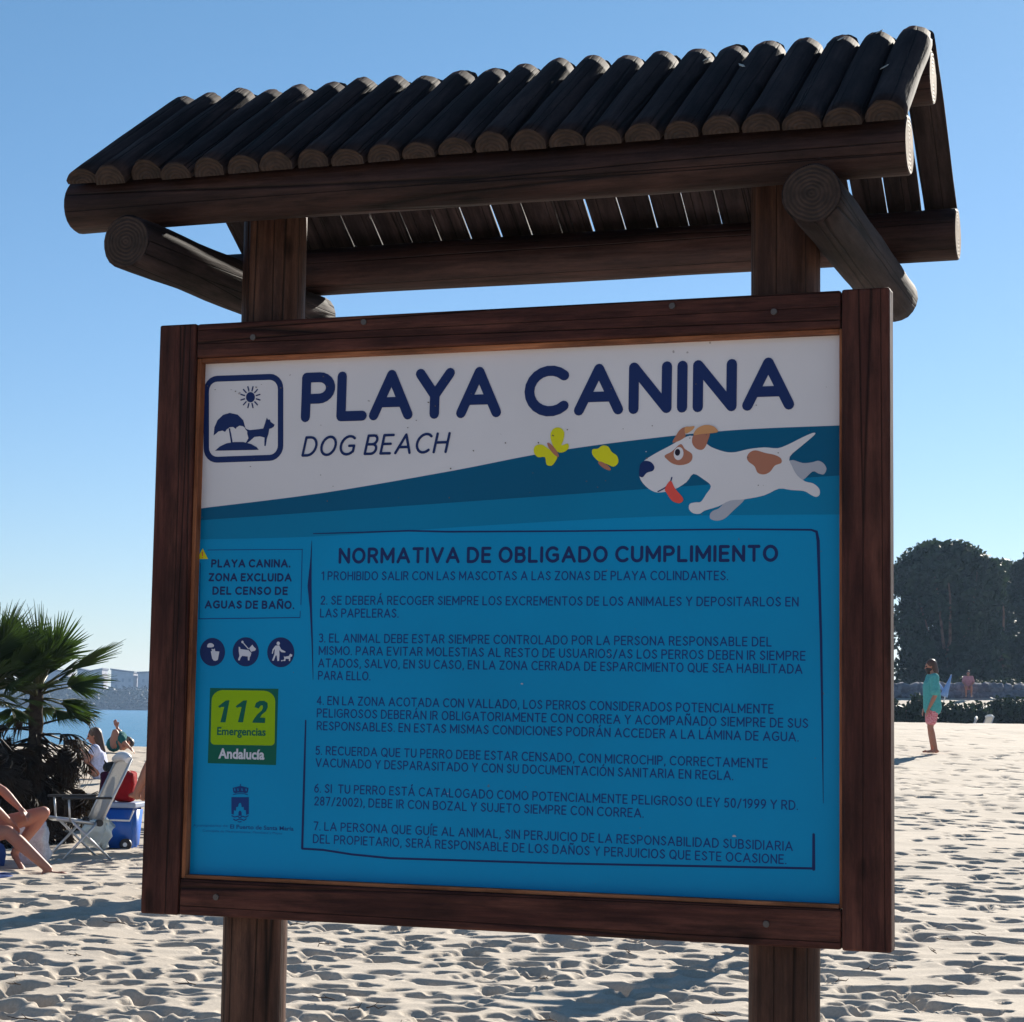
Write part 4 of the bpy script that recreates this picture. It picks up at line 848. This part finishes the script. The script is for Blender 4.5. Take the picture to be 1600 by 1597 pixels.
def palm(X, d, crown_z, label, seed, explicit=(), nlive=34, ndead=135):
    rr = random.Random(seed); b0 = ground_pt(X, d, -.05); t = thing('fan_palm', label, 'palm', b0, 0, 'fan palms')
    H = crown_z-b0.z; bm = bmesh.new(); N = 14
    tube(bm, [(0, 0, H*k/N) for k in range(N+1)], [.105-.045*k/N+.014*(k % 2) for k in range(N+1)], 14, jit=.18, seed=seed); frombm('trunk', bm, BARK, t)
    def put(me, name, az, el, z, roll=0, sc=1):
        o = bpy.data.objects.new(name, me); col.objects.link(o); o.parent = t
        d_ = Vector((math.cos(el)*math.cos(az), math.cos(el)*math.sin(az), math.sin(el)))
        up_ = Vector((0, 0, 1)) if abs(d_.z) < .97 else Vector((1, 0, 0)); s_ = d_.cross(up_).normalized(); n_ = s_.cross(d_)
        M = Matrix((s_, n_, d_)).transposed().to_4x4(); o.matrix_local = Matrix.Translation(Vector((0, 0, z))+d_*.04) @ M @ Matrix.Rotation(roll, 4, 'Z') @ Matrix.Scale(sc, 4)
    for az, el, roll, v_, sc in explicit: put(LIVE[v_], 'frond', R(az), R(el), H, R(roll), sc)
    for k in range(nlive):
        el = R(90-80*rr.random()**.8); put(LIVE[rr.randrange(3)], 'frond', rr.uniform(0, 2*math.pi), el, H-rr.uniform(0, .08), rr.uniform(-.8, .8), rr.uniform(.72, 1.0))
    for k in range(8 if nlive > 5 else 0): put(LIVE[rr.randrange(3)], 'frond', rr.uniform(0, 2*math.pi), R(rr.uniform(-35, 5)), H-.08, rr.uniform(-.5, .5), rr.uniform(.6, .8))
    for k in range(ndead):
        u = k/ndead; put(DEADM[rr.randrange(3)], 'dead_frond', rr.uniform(0, 2*math.pi), R(rr.uniform(-85, -30+45*u)), H*(.22+.56*u), rr.uniform(-1.2, 1.2), rr.uniform(.7, 1.08))
    return t
palm(57, 21.2, at(57, 1078, 21.2).z, 'short fan palm with fresh green crown over a dark skirt of dead fronds', 3, [(-4, 31, 12, 3, 1.12), (-20, 62, 60, 0, 1.0), (190, 70, 50, 1, 1.0), (100, 88, 20, 2, 1.0), (-60, 45, 0, 1, .9), (170, 40, 50, 0, 1.0), (5, 12, 30, 2, .8)])
palm(-18, 20.6, at(-18, 1075, 20.6).z, 'fan palm cut by the left edge, its trunk behind the seated bather', 8, [(0, 75, 0, 0, 1.0), (30, 50, 0, 1, 1.0), (-40, 66, 0, 2, 1.05)])
palm(90, 22.6, at(90, 1225, 22.6).z, 'low dark palm stump heaped with dry hanging fronds beside the taller palm', 21, (), 0, 80)

# ------------------------------------------------------------------ pines, bushes and the bank on the right
PINE = leafmat('pine_needles', (.018, .034, .020), (.036, .058, .026), .08); PBK = cloth('pine_bark', (.12, .07, .05), (.19, .12, .08), 3); BUSH = leafmat('shrub_leaf', (.018, .032, .020), (.032, .050, .026), .06)
def foliage(lobes, count, size, seed, flat=.5):
    g = np.random.default_rng(seed); V = []; w = np.array([l[3]*l[4]*l[5] for l in lobes])**.67; w = w/w.sum(); idx = g.choice(len(lobes), count, p=w)
    L = np.array(lobes)[idx]; u = g.normal(size=(count, 3)); u /= np.linalg.norm(u, axis=1)[:, None]
    rad = 1-.42*g.random(count)**1.6; rad *= 1+.10*g.normal(size=count)
    c = L[:, :3]+u*L[:, 3:6]*rad[:, None]
    n = u+.7*g.normal(size=(count, 3)); n /= np.linalg.norm(n, axis=1)[:, None]
    a = np.cross(n, g.normal(size=(count, 3))); a /= np.linalg.norm(a, axis=1)[:, None]; b_ = np.cross(n, a); s = size*(.5+g.random(count))[:, None]
    V = np.stack([c-a*s, c-b_*s*.6, c+a*s, c+b_*s*.6], 1).reshape(-1, 3)
    me = bpy.data.meshes.new('crown'); nq = count
    me.vertices.add(nq*4); me.vertices.foreach_set('co', V.ravel().astype(np.float32)); me.loops.add(nq*4); me.loops.foreach_set('vertex_index', np.arange(nq*4, dtype=np.int32))
    me.polygons.add(nq); me.polygons.foreach_set('loop_start', np.arange(nq, dtype=np.int32)*4); me.update(calc_edges=True); return me
def pine(X, d, topY, halfpx, label, seed, count=26000):
    rr = random.Random(seed); b0 = ground_pt(X, d, -.3); count = int(count*1.5); t = thing('stone_pine', label, 'tree', b0, 0, 'stone pines beyond the sand')
    H = at(X, topY, d).z-b0.z; W = halfpx*d/FPX
    lobes = []
    for k in range(30):
        a = rr.uniform(0, 2*math.pi); r_ = math.sqrt(rr.random())*W*.78; zt = H*(1-.30*(r_/W)**2.2)
        sz = rr.uniform(.20, .32)*W; lobes.append((r_*math.cos(a), r_*math.sin(a)*.8, zt-sz*.75, sz, sz, sz*.72))
    for k in range(95):
        a = rr.uniform(0, 2*math.pi); zz_ = H*rr.uniform(.06, .76); r_ = W*rr.uniform(.25, .84)*(.85+.15*zz_/H); sz = rr.uniform(.18, .30)*W; lobes.append((r_*math.cos(a), r_*math.sin(a)*.8, zz_, sz, sz, sz*1.1))
    o = link('crown', foliage(lobes, count, .17, seed), PINE, t)
    bm = bmesh.new()
    tube(bm, [(0, 0, 0), (.2, 0, H*.3), (-.1, 0, H*.62), (.2, 0, H*.85)], [.34, .27, .2, .08], 10, jit=.1, seed=seed); frombm('trunk', bm, PBK, t)
    for k in range(4):
        a = rr.uniform(math.pi*1.1, math.pi*1.9); x0 = rr.uniform(-.3, .3)
        bm = bmesh.new(); tube(bm, [(x0, 0, H*.18), (W*.3*math.cos(a), W*.55*math.sin(a), H*.34), (W*.5*math.cos(a), W*.72*math.sin(a), H*.6), (W*.62*math.cos(a), W*.6*math.sin(a), H*.8)], [.12, .09, .06, .03], 7, jit=.1, seed=k); frombm('limb', bm, PBK, t)
    return t
pine(1478, 118, 842, 98, 'large round-crowned stone pine behind the standing man', 4, 34000)
pine(1640, 124, 850, 66, 'stone pine cut by the right edge of the view', 6)
pine(1290, 120, 880, 100, 'stone pine hidden behind the right part of the sign board', 9, 15000)
pine(1560, 140, 872, 80, 'stone pine standing farther back between the two nearer crowns', 10, 15000)
def bush(X, d, wpx, topY, label, seed, n=2200):
    b0 = ground_pt(X, d, -.1); k = d/FPX; t = thing('bush', label, 'bush', b0, 0, 'bushes on the sandy bank'); rr = random.Random(seed); W = wpx*k/2; H = at(X, topY, d).z-b0.z
    lobes = [(rr.uniform(-.75, .75)*W, rr.uniform(-.5, .5)*W, H*rr.uniform(.25, .66), W*.34, W*.4, H*.34) for q in range(14)]
    link('foliage', foliage(lobes, n, .09, seed), BUSH, t); bm = bmesh.new()
    for q in range(4): a = rr.uniform(0, 6.28); tube(bm, [(0, 0, 0), (W*.3*math.cos(a), W*.3*math.sin(a), H*.6)], [.05, .02], 6)
    frombm('stem', bm, PBK, t); return t
bush(1416, 72, 90, 1084, 'wide dark bush left of the standing man behind the sand crest', 1, 4200)
bush(1500, 74, 100, 1090, 'low bush to the right of the standing man on the bank', 2, 3000); bush(1588, 76, 100, 1087, 'broad bush at the right edge beneath the pines', 3, 4600)
bush(1350, 84, 80, 1096, 'bush on the bank hidden behind the right frame of the sign', 4, 2600)
bush(1545, 101, 120, 1058, 'tall bush at the foot of the largest pine', 5, 4600); bush(1430, 103, 110, 1060, 'dense bush below the left side of the largest pine', 6, 4600)
# rough white wall of stones on the bank
STN = cloth('white_stone', (.20, .21, .24), (.13, .14, .17), 3); t = thing('stone_wall', 'low wall of pale rough stones on the bank below the pines', 'wall', ground_pt(1450, 94, 0)); w0 = t.location.copy(); rs = random.Random(2)
smesh = []
for k in range(5):
    bm = bmesh.new(); bmesh.ops.create_icosphere(bm, subdivisions=2, radius=1)
    for v_ in bm.verts: v_.co = Vector((v_.co.x*.42, v_.co.y*.3, v_.co.z*.25))*(1+.3*noise.noise(v_.co*1.6+Vector((k*9, 0, 0))))
    me = bpy.data.meshes.new('stone'); bm.to_mesh(me); bm.free(); me.materials.append(STN); smesh.append(me)
for k in range(44):
    for lv_ in range(2):
        if lv_ and rs.random() < .25: continue
        g = ground_pt(1310+7.4*k+rs.uniform(-2, 2)+lv_*4, 94); o = bpy.data.objects.new('stone', smesh[rs.randrange(5)]); col.objects.link(o); o.parent = t
        o.location = g-w0+Vector((0, rs.uniform(-.1, .1), .1+.32*lv_)); o.rotation_euler = (rs.uniform(-.3, .3), rs.uniform(-.3, .3), rs.uniform(0, 6.28)); s_ = rs.uniform(.8, 1.25); o.scale = (s_,)*3
# folded parasol and a sitter on the wall
b0 = ground_pt(1474, 88, 0); t = thing('parasol', 'folded blue parasol leaning on the bank right of the standing man', 'parasol', b0); BP = cloth('blue_parasol_cloth', (.25, .42, .75))
bm = bmesh.new(); tube(bm, [(-.1, 0, -.1), (.35, 0, 1.5)], .025, 8); frombm('pole', bm, WPL, t)
bm = bmesh.new(); tube(bm, [(.02, 0, .55), (.10, 0, .75), (.25, 0, 1.15), (.36, 0, 1.5)], [.17, .15, .08, .02], 10, jit=.35, seed=3); frombm('canopy', bm, BP, t)
bm = bmesh.new(); tube(bm, [(.10, 0, .7), (-.25, .1, 1.15), (-.45, .1, 1.18)], [.05, .08, .02], 8, jit=.3, seed=7); frombm('canopy_flap', bm, BP, t)
b0 = ground_pt(1513, 93, .42); q = frame_pts(b0, R(-100))
J = dict(pelvis=q(0, 0, .12), chest=q(.03, 0, .42), neck=q(.03, 0, .62), head=q(.06, 0, .75), shl=q(0, .17, .56), shr=q(0, -.17, .56), hil=q(0, .09, .1), hir=q(0, -.09, .1), knl=q(.42, .12, .12), knr=q(.42, -.12, .12),
         anl=q(.44, .12, -.28), anr=q(.44, -.12, -.28), tol=q(.58, .13, -.33), tor=q(.58, -.13, -.33), ell=q(.1, .24, .32), elr=q(.1, -.24, .32), wrl=q(.32, .16, .22), wrr=q(.32, -.16, .22))
figure('person', 'distant person in a pink top sitting on the pale stone wall', b0, J, q(1, 0, 0)-q(0, 0, 0), SKIN, .014, HAIR, .05, None, [('top', cloth('dusty_pink_cotton', (.55, .25, .28)), lambda J: tee(J, 1.0), None)])

# ------------------------------------------------------------------ the far shore
DS = 905.0
bm = bmesh.new(); N = 90; prof = [(0, -1.5), (3, .3), (14, 3.0), (40, 5.5), (120, 7), (900, 10)]; rows = []
for k in range(N+1):
    X = -2600+1900*2.7*k/N-500; row = []
    for dy, z in prof: row.append(bm.verts.new((X, DS+dy+12*noise.noise(Vector((X*.01, dy*.1, 0))), z*(1+.25*noise.noise(Vector((X*.006, 3, dy*.01)))) if z > 0 else z)))
    rows.append(row)
for k in range(N):
    for j in range(len(prof)-1): bm.faces.new((rows[k][j], rows[k+1][j], rows[k+1][j+1], rows[k][j+1])).smooth = True
EARTH = cloth('scrub_earth', (.030, .034, .028), (.018, .026, .018), .05); tag(frombm('far_shore_hill', bm, EARTH), kind='structure')
fl = []; rf = random.Random(4)
for k in range(420):
    X = rf.uniform(-420, -60); dy = rf.uniform(4, 60); s_ = rf.uniform(2.0, 4.6); hh_ = float(np.interp(dy, [0, 14, 40, 120], [0, 3.0, 5.5, 7])); fl.append((X, DS+dy, hh_+s_*.35, s_*1.5, s_, s_*rf.uniform(.6, 1.0)))
me = foliage(fl, 52000, .75, 5); me.name = 'far_woodland'; FARL = leafmat('far_leaf', (.012, .026, .020), (.026, .044, .022), .03); o = link('far_woodland', me, FARL); tag(o, kind='stuff')
WALLM = cloth('pale_render_wall', (.42, .42, .46), (.38, .38, .42), .3); ROOFM = mat('grey_roof_edge', (.12, .13, .16), .8)
def far_house(x0, x1, zl, zr, label, seed, mid=None):
    p0, p1 = at(x0, 1100, DS+55).x, at(x1, 1100, DS+55).x; b0 = Vector(((p0+p1)/2, DS+55, 5.5)); W = (p1-p0)/2; t = thing('apartment_block', label, 'building', b0, 0, 'white apartment blocks across the water')
    def prism(name, pts, y0, y1, m):
        bm = bmesh.new(); a = [bm.verts.new((x, y0, z)) for x, z in pts]; b_ = [bm.verts.new((x, y1, z)) for x, z in pts]; n = len(pts)
        bm.faces.new(a); bm.faces.new(list(reversed(b_)))
        for k in range(n): bm.faces.new((a[(k+1) % n], a[k], b_[k], b_[(k+1) % n]))
        bmesh.ops.recalc_face_normals(bm, faces=bm.faces[:]); return frombm(name, bm, m, t)
    hl, hr = zl-5.5, zr-5.5; mh = (mid-5.5) if mid else (hl+hr)/2
    prism('wall', [(-W, -3), (W, -3), (W, hr), (0, mh), (-W, hl)], 0, 14, WALLM)
    prism('roof', [(-W-.4, hl+.05), (0, mh+.05), (W+.4, hr+.05), (W+.4, hr+.85), (0, mh+.75), (-W-.4, hl+.85)], -.8, 14.6, ROOFM)
    for k in range(3):
        xx = -W+(k+.6)*(2*W/3.3)
        for j in range(2):
            bm = bmesh.new(); box(bm, xx, xx+1.1, -.12, .1, min(hl, hr)-4.2-3*j, min(hl, hr)-2.6-3*j); frombm('window', bm, cloth('window_shade', (.30, .31, .36)) if 'wsh' not in bpy.data.materials else bpy.data.materials['wsh'], t)
zz = lambda Y: at(160, Y, DS+55).z
far_house(119, 157.5, zz(1046.5), zz(1046.5), 'pale apartment block with a dipping roof line, leftmost across the water', 1, zz(1050.5))
far_house(172, 207, zz(1047), zz(1051), 'pale apartment block with a sloping roof, middle one across the water', 2)
far_house(214, 252, zz(1051.5), zz(1049), 'pale apartment block across the water, half hidden by the sign frame', 3)
far_house(60, 104, zz(1052), zz(1050), 'pale apartment block across the water behind the palm crown', 4)
# dry twigs and shells on the near sand
TW = mat('dry_twig', (.06, .04, .03), .9, .1); rt = random.Random(9); bm = bmesh.new()
for k in range(30):
    X = rt.choice([rt.uniform(460, 1150), rt.uniform(1290, 1590), rt.uniform(10, 340)]); g = ground_pt(X, rt.uniform(10, 14.5), .015); a = rt.uniform(0, 6.28); c_, s_ = math.cos(a), math.sin(a); q_ = rt.uniform(.6, 1.2)
    T = lambda x, y, z: g+Vector((c_*x-s_*y, s_*x+c_*y, z))*q_
    tube(bm, [T(-.06, 0, 0), T(-.02, .02, .012), T(.03, -.012, .006), T(.07, .01, .02)], [.003, .0035, .003, .0015], 5); tube(bm, [T(-.02, .02, .012), T(.0, .04, .035)], [.0025, .001], 4)
tag(frombm('dry_twigs', bm, TW), 'scattered dry twigs on the trampled near sand', None, None, 'stuff')
# thin sea air
HZ = bpy.data.materials.new('sea_haze'); HZ.use_nodes = True; t = HZ.node_tree; t.nodes.remove(t.nodes['Principled BSDF']); pv = t.nodes.new('ShaderNodeVolumePrincipled')
pv.inputs['Color'].default_value = (.45, .66, 1, 1); pv.inputs['Density'].default_value = .0002; pv.inputs['Anisotropy'].default_value = .35; t.links.new(pv.outputs[0], t.nodes['Material Output'].inputs['Volume'])
bm = bmesh.new(); box(bm, -3600, 3600, -500, 4600, -3.5, 24); tag(frombm('haze', bm, HZ), 'thin pale sea haze', None, None, 'stuff')
